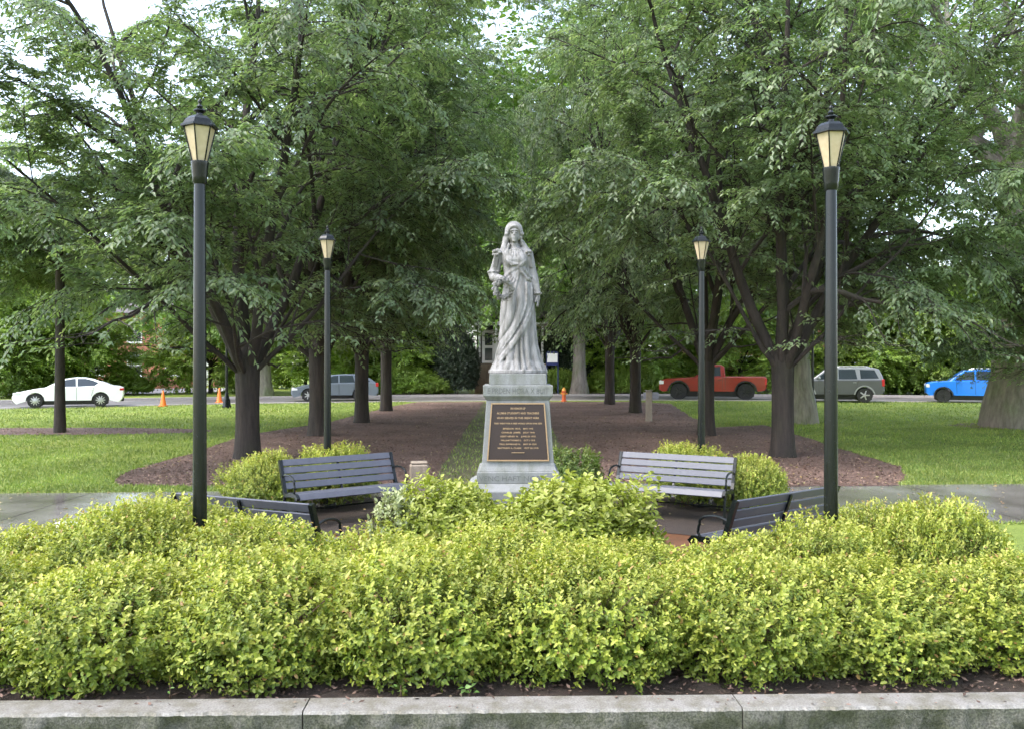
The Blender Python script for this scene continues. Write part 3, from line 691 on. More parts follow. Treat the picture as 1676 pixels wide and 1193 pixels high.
# ------------------------------------------------------------------ benches
def make_bench():
    b = thing('park_bench', 'black slatted metal park bench', 'bench', group='black slatted benches round the statue')
    Lh = 0.90
    def slat(name, y, z, w, ang, t=0.022):
        mb = MB().cbox((0, 0, 0), (2*Lh-0.09, w, t), 0.005); o = mb.build(name, M['bench'], b)
        o.location = (0, y, z); o.rotation_euler = (ang, 0, 0)
    # seat faces -y; front slat rolls down
    seat = [(-.262, .412, .085, R(58)), (-.205, .450, .085, R(8)), (-.108, .449, .09, R(-6)), (-.012, .438, .09, R(-6)), (.083, .428, .085, R(-5))]
    for y, z, w, a in seat: slat('seat_slat', y, z, w, a)
    for i in range(4):
        t = i/3.0; slat('back_slat', .165+.115*t, .525+.305*t, .093, R(70-4*t))
    for s in (-1, 1):
        x = s*(Lh-.025)
        prof = [(-.275, .385), (-.235, .428), (-.10, .430), (.08, .408), (.135, .43), (.178, .52), (.30, .868)]
        mb = MB(); th = .026; up = []; dn = []
        for i, (y, z) in enumerate(prof):
            a = Vector(prof[max(i-1, 0)]); c = Vector(prof[min(i+1, len(prof)-1)]); t = (c-a).normalized(); n = Vector((-t.y, t.x))
            up.append((y+n.x*.030, z+n.y*.030)); dn.append((y-n.x*.022, z-n.y*.022))
        for i in range(len(prof)-1): mb.prism([dn[i], dn[i+1], up[i+1], up[i]], 'x', x-.022, x+.022)
        mb.build('end_frame', M['black'], b)
        arm = []
        for i in range(15):
            t = i/14; a = math.pi*(0.08+0.98*t); arm.append((x, .00-.18*math.cos(math.pi-a)*1.0 if False else .045+.20*math.cos(a), .60+.085*math.sin(a)))
        arm = [(x, .225, .635)]+arm[1:]+[(x, -.165, .56), (x, -.175, .50), (x, -.15, .455)]
        MB().tube(arm, .0145, 8).build('armrest', M['black'], b, True)
        for y0, y1 in ((-.20, -.245), (.13, .235)):
            MB().tube([(x, y0, .42), (x, (y0+y1)/2-.01, .22), (x, y1, .012)], [.024, .019, .024], 8).build('leg', M['black'], b, True)
        MB().tube([(x, -.222, .21), (x, .17, .21)], .012, 6).build('brace', M['black'], b)
    mb = MB(); prof = [(-.26, .372), (-.10, .412), (.08, .392), (.15, .43), (.195, .52), (.315, .85)]
    for i in range(len(prof)-1):
        (a, c), (e, f) = prof[i], prof[i+1]; t = (Vector((e, f))-Vector((a, c))).normalized(); n = Vector((-t.y, t.x))*.012
        mb.prism([(a-n.x, c-n.y), (e-n.x, f-n.y), (e+n.x, f+n.y), (a+n.x, c+n.y)], 'x', -.015, .015)
    mb.build('centre_support', M['black'], b)
    MB().tube([(-Lh+.03, -.02, .21), (Lh-.03, -.02, .21)], .011, 6).build('stretcher', M['black'], b)
    return b
bench0 = make_bench()
def bench_at(label, pl_, pr_, first=False, flip=False):
    a, c = Vector(pl_), Vector(pr_); mid = (a+c)/2; ang = math.atan2((c-a).y, (c-a).x)
    rz = ang+(math.pi if flip else 0)
    off = Vector((-math.sin(rz), math.cos(rz)))*.30       # back top is .30 behind the centre
    p = mid-off; place(bench0, label, (p.x, p.y, 0.014), rz, first=first)
bench_at('black slatted bench left of the pedestal, its seat facing the statue and camera', (-3.24, 12.2), (-1.80, 13.35), True)
bench_at('black slatted bench right of the pedestal, its seat facing the statue and camera', (1.66, 13.45), (3.18, 12.55))
bench_at('bench seen from behind over the shrubs beside the near left lamp post', (-3.45, 9.1), (-1.93, 8.38), flip=True)
bench_at('bench seen from behind over the shrubs beside the near right lamp post', (2.14, 8.55), (3.58, 9.68), flip=True)

# ------------------------------------------------------------------ lamp posts
def make_lamp():
    b = thing('lamp_post', 'black lamp post', 'lamp post', group='black lantern lamp posts')
    MB().lathe([(.17, 0), (.17, .10), (.15, .16), (.14, .34), (.115, .42), (.09, .52), (.07, .62), (.060, .72)], 12).build('base', M['black'], b, True)
    MB().lathe([(.057, .70), (.054, 1.5), (.046, 3.56), (.044, 3.64)], 16).build('pole', M['black'], b, True)
    MB().lathe([(.046, 3.64), (.056, 3.655), (.058, 3.70), (.062, 3.72), (.066, 3.79), (.070, 3.81), (.070, 3.822)], 16).build('collar', M['black'], b, True)
    z0, z1, r0, r1 = 3.826, 4.092, .060, .128; ph = R(30)
    for i in range(6):
        a0, a1 = ph+i*R(60), ph+(i+1)*R(60); k = .93
        P = [(k*r0*math.cos(a0), k*r0*math.sin(a0), z0), (k*r0*math.cos(a1), k*r0*math.sin(a1), z0), (k*r1*math.cos(a1), k*r1*math.sin(a1), z1), (k*r1*math.cos(a0), k*r1*math.sin(a0), z1)]
        Q = [(x*.96, y*.96, z) for x, y, z in P]
        MB().add(P+Q, [(0, 1, 2, 3), (4, 7, 6, 5), (0, 4, 5, 1), (1, 5, 6, 2), (2, 6, 7, 3), (3, 7, 4, 0)]).build('pane', M['pane'], b)
        MB().tube([(r0*.97*math.cos(a0), r0*.97*math.sin(a0), z0-.005), (r1*.97*math.cos(a0), r1*.97*math.sin(a0), z1+.005)], .0058, 6).build('frame_bar', M['black'], b)
    rf = MB().lathe([(.128, 4.090), (.150, 4.094), (.150, 4.110), (.130, 4.120), (.112, 4.155), (.080, 4.182), (.032, 4.195)], 6, ph=ph).build('roof', M['black'], b)
    MB().lathe([(.024, 4.194), (.024, 4.212), (.036, 4.220), (.050, 4.230), (.050, 4.237), (.032, 4.248), (.020, 4.255), (.027, 4.266), (.015, 4.280), (.010, 4.290), (.017, 4.302), (.016, 4.314), (.006, 4.326), (.002, 4.334)], 14).build('finial', M['black'], rf, True)
    return b
lamp0 = make_lamp()
place(lamp0, 'tall near lamp post with amber lantern rising from the shrubs on the left', (at(327, 7.15), 7.15, 0.01), R(0), 1.0, first=True)
place(lamp0, 'tall near lamp post with amber lantern rising from the shrubs on the right', (at(1360, 7.15), 7.15, -0.04), R(33), 1.0)
place(lamp0, 'smaller lamp post with amber lantern standing behind the left facing bench', (at(536, 13.6), 13.6, 0.0), R(5), 1.0)
place(lamp0, 'smaller lamp post with amber lantern standing behind the right facing bench', (at(1148, 13.75), 13.75, 0.0), R(25), 1.0)
g = G(371, 668); place(lamp0, 'distant lamp post with flared base on the lawn by the orange cones', g, R(10), (1.15, 1.15, 1.0))
g = G(1330, 667); place(lamp0, 'distant lamp post with flared base on the lawn before the grey car', g, R(10), (1.15, 1.15, 1.0))
place(lamp0, 'farthest lamp post beside the pale drive across the road', (at(308, 62), 62, .25), R(0), (1.1, 1.1, 1.0))
#PART2
# ------------------------------------------------------------------ trees
UP = Vector((0, 0, 1))
def rvec(rr): return Vector((rr.gauss(0, 1), rr.gauss(0, 1), rr.gauss(0, 1)))
def grow_tree(name, seed, cfg, leafmat, barkmat):
    """recursive limbs -> trunk / branch tubes; twigs carry flat sprays of leaves"""
    rr = random.Random(seed); nr = np.random.default_rng(seed)
    trunk = MB(); br = MB(); tw = []
    prune = cfg.get('prune', 0)
    def branch(p, d, L, r, lv):
        c = cfg['lv'][lv]; n = max(3, int(L/c['seg'])); pts = [p.copy()]; rad = [r]; dirs = [d.copy()]
        for i in range(n):
            t = (i+1)/n
            d = (d+rvec(rr)*c['wob']+UP*(c['up0']*(1-t)+c['up1']*t)).normalized()
            p = p+d*(L/n)
            if lv > 0 and p.z < prune-.15 and d.z < 0: d.z = .05; d.normalize()
            pts.append(p.copy()); rad.append(r*(1-0.82*t)); dirs.append(d.copy())
        if lv == 0: trunk.tube(pts, rad, 9)
        elif lv == 1: br.tube(pts, rad, 6, False)
        else: br.tube(pts, rad, 4, False)
        last = lv == len(cfg['lv'])-1
        nch = c['n'] if not last else c['twigs']; az = rr.uniform(0, 6.28)
        for j in range(nch):
            t = c['t0']+(1-c['t0'])*(j+rr.random()*0.8)/nch; k = min(int(t*n), n-1); f = t*n-k
            q = pts[k].lerp(pts[k+1], f); dd = dirs[k+1]
            side = dd.cross(UP); side = side.normalized() if side.length > 1e-3 else Vector((1, 0, 0)); up2 = side.cross(dd)
            if last or c.get('flat'):
                s = 1 if j % 2 else -1; ang = R(rr.uniform(28, 62)); e = dd*math.cos(ang)+side*s*math.sin(ang)+up2*rr.uniform(-.25, .22)
            else:
                az += 2.4+rr.uniform(-.5, .5); ang = R(rr.uniform(*c['ang'])); e = dd*math.cos(ang)+(side*math.cos(az)+up2*math.sin(az))*math.sin(ang)
            e.normalize()
            if last:
                if q.z > prune+rr.uniform(-.1, .6): tw.append((q, e, rr.uniform(*cfg['twl'])*(1-0.35*t)))
            elif q.z > prune-.3 or lv == 0: branch(q, e, L*rr.uniform(*c['ratio'])*(1.1-0.5*t), max(0.006, rad[k]*rr.uniform(.45, .65)), lv+1)
        if last: tw.append((pts[-1], dirs[-1], cfg['twl'][1]))
    H, r0 = cfg['h'], cfg['r']
    fl = cfg.get('flare', 1.5)
    lean = cfg.get('lean', (0, 0))
    tp = [Vector((lean[0]*t*H, lean[1]*t*H, -0.3+(H+0.3)*t)) for t in (0, .12, .22, .4, .7, 1.0)]
    tr_ = [r0*fl*1.1, r0*fl*.93, r0*(1+.35*(fl-1)), r0*1.02, r0, r0*cfg.get('toptaper', 1.12)]
    dome = [(.12, .93), (.24, .75), (.38, .42), (.46, .1)] if cfg.get('dome') else [(.3, .6), (.6, .1)]
    tp0 = list(tp)
    for dz_, k_ in dome: tp.append(tp0[-1]+Vector((lean[0]*dz_, lean[1]*dz_, dz_*(r0/.27)))); tr_.append(tr_[5]*k_)
    trunk.tube(tp, tr_, 14); tp = tp0
    if cfg.get('limbs'):
        for a, tilt, L, rf, zf in cfg['limbs']:
            d = Vector((math.cos(R(a))*math.sin(R(tilt)), math.sin(R(a))*math.sin(R(tilt)), math.cos(R(tilt))))
            branch(tp[-1].lerp(tp[-2], 1-zf)+d*0.02-(Vector((0, 0, .25)) if cfg.get('dome') else Vector()), d, L, r0*rf, 0)
    root = thing(name, name, 'tree')
    tk = trunk.build('trunk', barkmat, root, True, 60); br.build('branches', barkmat if cfg.get('bb') else M['bark'], root)
    # leaves
    Q = np.array([t[0] for t in tw]); E = nrm(np.array([t[1] for t in tw])); TL = np.array([t[2] for t in tw])
    m = cfg['leaf_n']; n = len(Q)
    T1 = Q+E*(TL*.55)[:, None]; T1[:, 2] -= cfg['droop']*TL*.3; T2 = Q+E*TL[:, None]; T2[:, 2] -= cfg['droop']*TL
    s1 = nrm(np.cross(E, np.array([0, 0, 1.0]))+1e-6); s2 = np.cross(s1, E); tv = []
    for c_, rad_ in ((Q, .0055), (T1, .004), (T2, .0015)):
        for q_ in range(3): tv.append(c_+(s1*math.cos(2.094*q_)+s2*math.sin(2.094*q_))*rad_*cfg.get('twk', 1.0))
    tv = np.stack(tv, 1).reshape(-1, 3); bi = np.arange(n)[:, None]*9
    tf = np.concatenate([bi+np.array([[r_*3+q_, r_*3+(q_+1) % 3, r_*3+3+(q_+1) % 3, r_*3+3+q_]]) for r_ in range(2) for q_ in range(3)], 1).reshape(-1, 4)
    link('twigs', np_mesh('twigs', tv, tf), M['twig'], root)
    tt = (np.arange(m)+0.5)/m; tt = np.tile(tt, (n, 1))+nr.uniform(-.5, .5, (n, m))/m
    dr = cfg['droop']
    P = Q[:, None]+E[:, None]*(TL[:, None]*tt)[..., None]; P[..., 2] -= dr*(TL[:, None]*tt)**2/np.maximum(TL[:, None], .01)
    tan = nrm(E[:, None]+np.stack([np.zeros((n, m)), np.zeros((n, m)), -2*dr*tt], -1))
    side = nrm(np.cross(tan, np.array([0, 0, 1.0]))+1e-6); s = np.where(np.arange(m) % 2, 1, -1)[None, :, None]
    a = R(50)+nr.uniform(-.3, .3, (n, m, 1))
    D = tan*np.cos(a)+side*s*np.sin(a); D[..., 2] -= cfg['ldroop']+nr.uniform(-.2, .2, (n, m))
    up2 = np.cross(side, tan); N = nrm(up2+nr.normal(0, cfg['njit'], (n, m, 3)))
    P = P+nr.normal(0, .02, P.shape)
    k = n*m; P = P.reshape(-1, 3); D = D.reshape(-1, 3); N = N.reshape(-1, 3)
    L = cfg['leaf']*nr.uniform(.65, 1.25, k); W = L*cfg['lw']*nr.uniform(.8, 1.2, k)
    tr = np.repeat(nr.uniform(0, 1, n), m); rnd = np.clip(0.55*tr+0.45*nr.uniform(0, 1, k), 0, 1)
    link('crown', leaves('crown', P, D, N, L, W, rnd), leafmat, root)
    return root, k
Z = dict(h=1.75, r=.27, flare=1.45, toptaper=1.06, dome=True, prune=2.45, twl=(.35, .75), leaf_n=12, leaf=.122, lw=.48, droop=.20, ldroop=.22, njit=.24, twk=1.3,
         lv=[dict(seg=.7, wob=.075, up0=.06, up1=-.04, n=9, t0=.14, ang=(28, 58), ratio=(.40, .58)),
             dict(seg=.45, wob=.10, up0=-.01, up1=-.09, n=9, t0=.16, ang=(30, 60), ratio=(.40, .54), flat=True),
             dict(seg=.30, wob=.12, up0=-.02, up1=-.16, twigs=12, t0=.10)])
za = dict(Z, limbs=[(100, 14, 9.5, .62, 1), (20, 32, 9.0, .52, .95), (160, 30, 9.2, .55, .92), (225, 36, 8.8, .48, .9), (285, 30, 9.2, .52, .97), (340, 54, 6.4, .22, 1), (60, 54, 6.2, .22, 1), (195, 55, 6.6, .22, 1), (255, 57, 5.8, .20, 1)])
zb = dict(Z, limbs=[(70, 12, 9.8, .62, 1), (0, 34, 8.8, .52, .92), (130, 32, 9.0, .55, .95), (195, 30, 9.2, .52, .9), (250, 36, 8.8, .46, .9), (310, 32, 9.0, .50, .96), (30, 54, 6.2, .22, 1), (275, 56, 5.8, .20, 1), (165, 55, 6.2, .22, 1)], h=1.9)
zel_a, na = grow_tree('zelkova_tree', 101, za, M['z_leaf'], M['bark'])
zel_b, nb = grow_tree('zelkova_tree', 202, zb, M['z_leaf'], M['bark'])
B = dict(h=5.0, r=.34, flare=1.7, toptaper=.8, twl=(.7, 1.4), leaf_n=9, leaf=.26, lw=.62, droop=.18, ldroop=.30, njit=.45, bb=True,
         lv=[dict(seg=.9, wob=.10, up0=.03, up1=.0, n=7, t0=.20, ang=(35, 65), ratio=(.40, .58)),
             dict(seg=.7, wob=.14, up0=.02, up1=-.06, n=6, t0=.15, ang=(35, 70), ratio=(.45, .6)),
             dict(seg=.5, wob=.14, up0=0, up1=-.10, twigs=9, t0=.05)])
bl = [(30*i*2.1+10, 12+68*(i/13.0)**.8, 9.5-3.0*(i/13.0), .5-.2*(i/13.0), 1-.62*(i/13.0)) for i in range(14)]
bro_a, nc = grow_tree('broadleaf_tree', 303, dict(B, prune=3.6, limbs=bl), M['b_leaf'], M['greybark'])
bl2 = [(137.5*i, 8+78*(i/15.0)**.85, 6.0-1.6*(i/15.0), .5-.2*(i/15.0), 1-.72*(i/15.0)) for i in range(16)]
bro_b, nd = grow_tree('broadleaf_tree', 404, dict(B, h=2.6, r=.16, leaf=.22, limbs=bl2), M['y_leaf'], M['bark'])
bl3 = [(137.5*i, 20+47*(i/11.0), 11.0-3.5*(i/11.0), .42-.15*(i/11.0), 1-.35*(i/11.0)) for i in range(12)]
big, ne = grow_tree('old_shade_tree', 505, dict(B, prune=3.6, h=7.5, r=.62, flare=1.75, toptaper=.85, leaf=.19, leaf_n=5, limbs=bl3), M['b_leaf'], M['greybark'])
bl4 = [(137.5*i, 62+24*(i/15.0), 4.6-0.9*abs(i-6)/7.0, .30, .98-.80*(i/15.0)) for i in range(16)]
slim, nf = grow_tree('slender_tree', 606, dict(Z, h=7.0, r=.135, flare=1.35, dome=False, prune=2.0, toptaper=.35, leaf=.12, leaf_n=13, limbs=bl4, bb=True,
     lv=[dict(seg=.6, wob=.08, up0=.03, up1=-.05, n=9, t0=.15, ang=(25, 50), ratio=(.40, .55), flat=True), dict(seg=.4, wob=.1, up0=0, up1=-.1, n=6, t0=.15, ang=(30, 60), ratio=(.4, .55), flat=True), dict(seg=.3, wob=.1, up0=0, up1=-.12, twigs=8, t0=.1)]), M['z_leaf'], M['bark'])
print('leaves', na, nb, nc, nd, ne, nf)
ZG = 'zelkova trees lining the lane'
def tree_at(src, label, u, v, rz, s, group=None, first=False, dz=-.02):
    g = G(u, v); g.z += dz; return place(src, label, g, R(rz), s, group, first)
tree_at(zel_a, 'nearest dark zelkova of the left row, forked low beside the lawn', 405, 750, 20, (1.0, 1.0, 1.22), ZG, True)
tree_at(zel_b, 'second zelkova of the left row, partly behind the lamp post', 522, 713, 160, (1.05, 1.05, 1.3), ZG)
tree_at(zel_a, 'third zelkova of the left row, standing before the steel-blue wagon', 592, 692, 250, (.88, .88, 1.45), ZG)
tree_at(zel_b, 'fourth and farthest zelkova of the left row, near the road', 632, 673, 75, (.85, .85, 1.6), ZG)
tree_at(zel_b, 'nearest dark zelkova of the right row, standing behind the lamp post', 1281, 748, 40, (.93, .93, 1.18), ZG, True)
tree_at(zel_a, 'slimmer zelkova of the right row, directly behind the smaller right lamp post', 1156, 713, 115, (.88, .88, 1.3), ZG)
tree_at(zel_b, 'third zelkova of the right row, beside the weathered post', 1040, 676, 300, (.85, .85, 1.55), ZG)
tree_at(zel_a, 'farthest zelkova of the right row, near the fire hydrant', 998, 662, 200, (.85, .85, 1.7), ZG)
tree_at(zel_a, 'layered zelkova crown reaching in from beyond the right edge', 1800, 728, 200, (.84, .84, .82), ZG)
tree_at(big, 'massive grey trunked shade tree at the right edge of the lawn', 1668, 699, 0, (1.12, 1.12, 1.22), None, True)
tree_at(big, 'grey trunked shade tree behind the nearest right zelkova', 1302, 692, 130, (.72, .72, .95))
tree_at(slim, 'slender dark tree in the mulch island before the white sedan', 98, 708, 0, (1.0, 1.0, 1.0), None, True)
bgt = [  # u, depth, scale, rot, src, label
 (948, 57, 1.15, 40, 'a', 'tall pale trunked tree across the road right of the statue'),
 (433, 56, 1.05, 10, 'a', 'pale trunked tree across the road left of the steel-blue wagon'),
 (740, 75, 1.35, 200, 'a', 'tall tree across the road behind the leafy bank left of the statue'),
 (1260, 68, 1.35, 140, 'a', 'tall tree across the road behind the red pickup bed'),
 (1690, 60, .7, 310, 'a', 'tall tree at the far right beyond the old shade tree'),
 (60, 66, .85, 60, 'a', 'tall tree across the road behind the white sedan'),
 (-60, 58, .9, 20, 'a', 'tall tree at the far left edge across the road'),
 (850, 72, 2.1, 10, 'a', 'tallest far tree rising behind the white porch house'),
 (130, 57, .75, 20, 'b', 'low light green tree across the road above the white sedan'),
 (345, 61, .8, 100, 'b', 'low light green tree beside the pale drive'),
 (30, 54, .75, 45, 'b', 'low light green tree at the left edge behind the white sedan'),
 (640, 61, .85, 230, 'b', 'light green tree behind the leafy bank left of the statue'),
 (1050, 61, .8, 150, 'b', 'light green tree behind the red pickup bonnet'),
 (1210, 60, .7, 300, 'b', 'light green tree showing over the red pickup cab'),
 (1390, 58, .8, 210, 'b', 'light green tree behind the grey car'),
 (1500, 57, .9, 70, 'b', 'light green tree filling the gap between grey and blue cars'),
 (1600, 56, .85, 330, 'b', 'light green tree behind the blue car roof'),
 (500, 72, .8, 280, 'b', 'small light green tree on the sunlit far lawn')]
fa = fb = True
for u, y, s, rz, k, lab in bgt:
    src = bro_a if k == 'a' else bro_b; first = fa if k == 'a' else fb
    place(src, lab, (at(u, y), y, hz(y)-.02), R(rz), s, 'trees across the road', first)
    if k == 'a': fa = False
    else: fb = False

# ------------------------------------------------------------------ shrubs
def shrub(name, seed, n_tw, m, leaf, lw, mat, rx=.75, ry=.7, H=.8, z0=.06, lump=.26, tw=.125, stems=9, nb=30, fill=.55):
    nr = np.random.default_rng(seed)
    C = nrm(nr.normal(0, 1, (nb, 3))*np.array([1, 1, .8])+np.array([0, 0, .35])); A = nr.uniform(-.5, 1.0, nb)*lump
    def rad(u): return 1+np.sum(A*np.exp((u@C.T-1)/.035), 1)
    u = nrm(nr.normal(0, 1, (n_tw*2, 3))); u = u[u[:, 2] > -.62][:n_tw]; n = len(u)
    r = rad(u)*(1-fill*nr.uniform(0, 1, n)**2.2)
    S = np.array([rx, ry, H*.56]); ctr = np.array([0, 0, z0+H*.42])
    P0 = ctr+u*S*r[:, None]
    gn = nrm(u/S); E = nrm(gn*.9+np.array([0, 0, .40])+nr.normal(0, .30, (n, 3)))
    P0 = P0-E*tw*.7; P0[:, 2] = np.maximum(P0[:, 2], .05)
    TL = tw*nr.uniform(.6, 1.3, n)
    tt = np.linspace(.12, 1, m)[None]*np.ones((n, 1))
    P = P0[:, None]+E[:, None]*(TL[:, None]*tt)[..., None]
    az = (np.arange(m)*2.4)[None]+nr.uniform(0, 6.28, (n, 1)); ref = nrm(np.cross(E, np.array([.3, .9, .1]))); bi = np.cross(E, ref)
    rdl = ref[:, None]*np.cos(az)[..., None]+bi[:, None]*np.sin(az)[..., None]
    op = (1.2-.45*tt)[..., None]
    D = nrm(rdl*op+E[:, None]*(1.1-op*.6)+nr.normal(0, .15, P.shape)); N = nrm(E[:, None]-rdl*.35+np.array([0, 0, .35])+nr.normal(0, .2, P.shape))
    k = n*m; L = leaf*nr.uniform(.5, 1.25, k)*np.repeat(nr.uniform(.75, 1.2, n), m); W = L*lw*nr.uniform(.8, 1.2, k)
    tr = np.repeat(nr.uniform(0, 1, n), m); age = tt.ravel()
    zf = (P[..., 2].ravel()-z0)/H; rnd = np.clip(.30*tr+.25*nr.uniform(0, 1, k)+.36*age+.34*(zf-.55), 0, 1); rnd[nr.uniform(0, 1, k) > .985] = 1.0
    root = thing(name, name, 'shrub')
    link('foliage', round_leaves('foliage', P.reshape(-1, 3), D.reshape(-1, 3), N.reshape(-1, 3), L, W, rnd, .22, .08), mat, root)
    sm = MB(); rr = random.Random(seed)
    for i in range(stems):
        a = rr.uniform(0, 6.28); e = Vector((math.cos(a)*rx*.75, math.sin(a)*ry*.75, z0+H*rr.uniform(.55, .85))); b = Vector((math.cos(a)*.06, math.sin(a)*.06, -.05))
        mid = b.lerp(e, .5)+Vector((0, 0, .10)); sm.tube([b, mid, e], [.013, .009, .004], 5)
        for q in range(5):
            s = b.lerp(e, rr.uniform(.35, .8)); sm.tube([s, s+Vector((rr.uniform(-.2, .2), rr.uniform(-.2, .2), rr.uniform(.1, .3)))], [.006, .003], 4)
    sm.build('stems', M['stem'], root)
    return root, k
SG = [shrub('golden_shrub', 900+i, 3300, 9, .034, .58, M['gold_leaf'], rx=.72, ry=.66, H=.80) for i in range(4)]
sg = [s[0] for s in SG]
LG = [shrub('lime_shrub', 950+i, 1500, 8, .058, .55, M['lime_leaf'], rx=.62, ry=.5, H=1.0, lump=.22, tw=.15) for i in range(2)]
lg = [s[0] for s in LG]
wv, nw = shrub('variegated_shrub', 970, 420, 8, .055, .5, M['white_leaf'], rx=.3, ry=.25, H=.7, lump=.2, tw=.12)
olv, no_ = shrub('olive_shrub', 975, 1500, 8, .05, .5, M['olive_leaf'], rx=.55, ry=.5, H=.9)
drk, ndk = shrub('dark_evergreen', 980, 5200, 10, .20, .3, M['d_leaf'], rx=2.2, ry=1.6, H=5.0, tw=.5, lump=.12)
bnk, nbk = shrub('bank_shrub', 985, 1700, 8, .12, .55, M['y_leaf'], rx=1.5, ry=1.1, H=1.5, tw=.3, lump=.25)
print('shrub leaves', [s[1] for s in SG+LG], ndk)
usedp = set()
def sh(src, label, x, y, z, rz, s, group):
    first = src.name not in usedp; usedp.add(src.name)
    place(src, label, (x, y, z), R(rz), s, group, first)
GS = 'golden shrubs in the planter behind the wall'
front = [(-3.55, 5.95, .98, .92, 'leftmost golden shrub of the front row above the granite wall'),
         (-2.55, 5.86, 1.0, .90, 'second golden shrub from the left in the front row above the wall'),
         (-1.55, 5.90, 1.02, .88, 'third golden shrub from the left in the front row above the wall'),
         (-.52, 5.88, 1.0, .90, 'golden shrub left of centre in the front row above the wall'),
         (.50, 5.92, 1.02, .86, 'golden shrub right of centre in the front row above the wall'),
         (1.50, 5.95, 1.0, .84, 'third golden shrub from the right in the front row above the wall'),
         (2.45, 5.98, 1.0, .88, 'second golden shrub from the right in the front row above the wall'),
         (3.42, 5.98, .92, .80, 'rightmost golden shrub of the front row above the granite wall')]
rr = random.Random(77)
_s = sh
def sh(src, label, x, y, z, rz, s, group):
    k = rr.uniform(.90, 1.10) if group == GS else 1.0; _s(src, label, x+(rr.uniform(-.08, .08) if group == GS else 0), y, z, rz, (s[0]*rr.uniform(.95, 1.1), s[1], s[2]*k), group)
for i, (x, y, s, hsc, lab) in enumerate(front):
    sh(sg[(i*3+1) % 4], lab, x, y-.12+.02*x, .16, rr.uniform(0, 360), (s*.93, s*.98, hsc*1.02), GS)
back = [(-3.75, 6.9, .85, .86, 'golden shrub at the left edge of the second row, beside the wet walkway'),
        (-2.95, 6.95, .95, 1.10, 'second row golden shrub just left of the near left lamp post'),
        (-2.05, 6.85, .98, 1.08, 'second row golden shrub just right of the near left lamp post'),
        (-1.1, 6.80, 1.0, .91, 'second row golden shrub in front of the variegated shrub'),
        (-.02, 6.85, 1.0, .82, 'second row golden shrub in front of the pedestal'),
        (.95, 6.80, .98, .80, 'second row golden shrub in front of the larger lime shrub'),
        (1.80, 6.78, .92, .87, 'second row golden shrub with the curled bench arm behind it'),
        (2.42, 6.85, .80, 1.06, 'second row golden shrub wrapping the near right lamp post'),
        (3.30, 6.9, .80, 1.04, 'golden shrub at the right end of the second row, beside the wet walkway')]
for i, (x, y, s, hsc, lab) in enumerate(back):
    sh(sg[(i*3+2) % 4], lab, x, y, .16, rr.uniform(0, 360), (s*.95, s*.92, hsc), GS)
sh(sg[0], 'rounded golden shrub left of the near left lamp, against the walkway', -3.05, 7.95, .06, 40, (1.0, .9, 1.20), GS)
sh(sg[2], 'rounded golden shrub right of the near right lamp, against the walkway', 3.22, 7.85, .06, 130, (.72, .7, 1.14), GS)
PG = 'lime shrubs hugging the pedestal'
sh(lg[0], 'bright lime shrub at the left foot of the pedestal', -.66, 8.95, 0, 20, (.95, .85, .95), PG)
sh(lg[1], 'larger bright lime shrub at the right front of the pedestal', .66, 8.80, 0, 175, (1.18, .9, 1.0), PG)
sh(lg[1], 'low lime shrub directly before the pedestal step', -.14, 8.62, 0, 200, (.8, .7, .74), PG)
sh(wv, 'small white variegated shrub left of the pedestal by the facing bench', -1.15, 8.80, 0, 0, (.8, .9, 1.22), None)
BG_ = 'golden shrubs behind the facing benches'
sh(sg[1], 'golden shrub at the left end of the left facing bench', -3.55, 12.9, 0, 10, (.80, .8, 1.05), BG_)
sh(sg[3], 'golden shrub behind the left facing bench round the smaller lamp post', -2.75, 13.75, 0, 70, (1.15, .9, 1.08), BG_)
sh(sg[0], 'golden shrub at the right end of the right facing bench', 3.55, 13.2, 0, 200, (.75, .75, 1.0), BG_)
sh(sg[2], 'golden shrub behind the right facing bench beside the smaller lamp post', 2.75, 13.8, 0, 300, (1.0, .8, 1.12), BG_)
sh(olv, 'dark olive shrub just behind the right side of the pedestal', .82, 12.2, 0, 0, (.75, .75, 1.05), None)
KG = 'leafy bank shrubs across the road'
bank = [(668, 57.2, 1.3, 1.1, 'yellow-green bank shrub right of the farthest left zelkova trunk'), (718, 57.4, .95, .8, 'smaller yellow-green bank shrub beside the dark evergreen'),
        (600, 60.5, 1.1, .9, 'yellow-green bank shrub behind the steel-blue wagon'), (916, 57.6, .75, 1.05, 'green bank shrub behind the fire hydrant'), (982, 57.8, .7, .95, 'green bank shrub left of the farthest right zelkova'),
        (1018, 57.6, .7, 1.05, 'green bank shrub between the two farthest right zelkovas'), (1070, 58, .9, 1.2, 'green bank shrub left of the red pickup'),
        (210, 58.5, 1.3, .75, 'clipped hedge shrub behind the white sedan boot'), (1475, 57.5, 1.2, .8, 'green bank shrub between the grey and blue cars')]
for i, (u, y, s, hs_, lab) in enumerate(bank): sh(bnk, lab, at(u, y), y, hz(y), i*70, (s, s, hs_), KG)
DG = 'dark evergreens round the porch house'
for u, y, s, hs_, lab in [(747, 57.7, .68, .85, 'dark evergreen left of the white porch house'), (925, 61.5, .95, 1.1, 'dark evergreen right of the white porch house behind the sign'), (690, 63, 1.1, 1.15, 'dark evergreen behind the yellow-green bank shrubs'), (1000, 63, 1.1, 1.2, 'dark evergreen behind the farthest right zelkovas'), (1300, 60, 1.0, .9, 'dark evergreen behind the pickup tailgate')]:
    sh(drk, lab, at(u, y), y, hz(y), u*7 % 360, (s, s, hs_), DG)
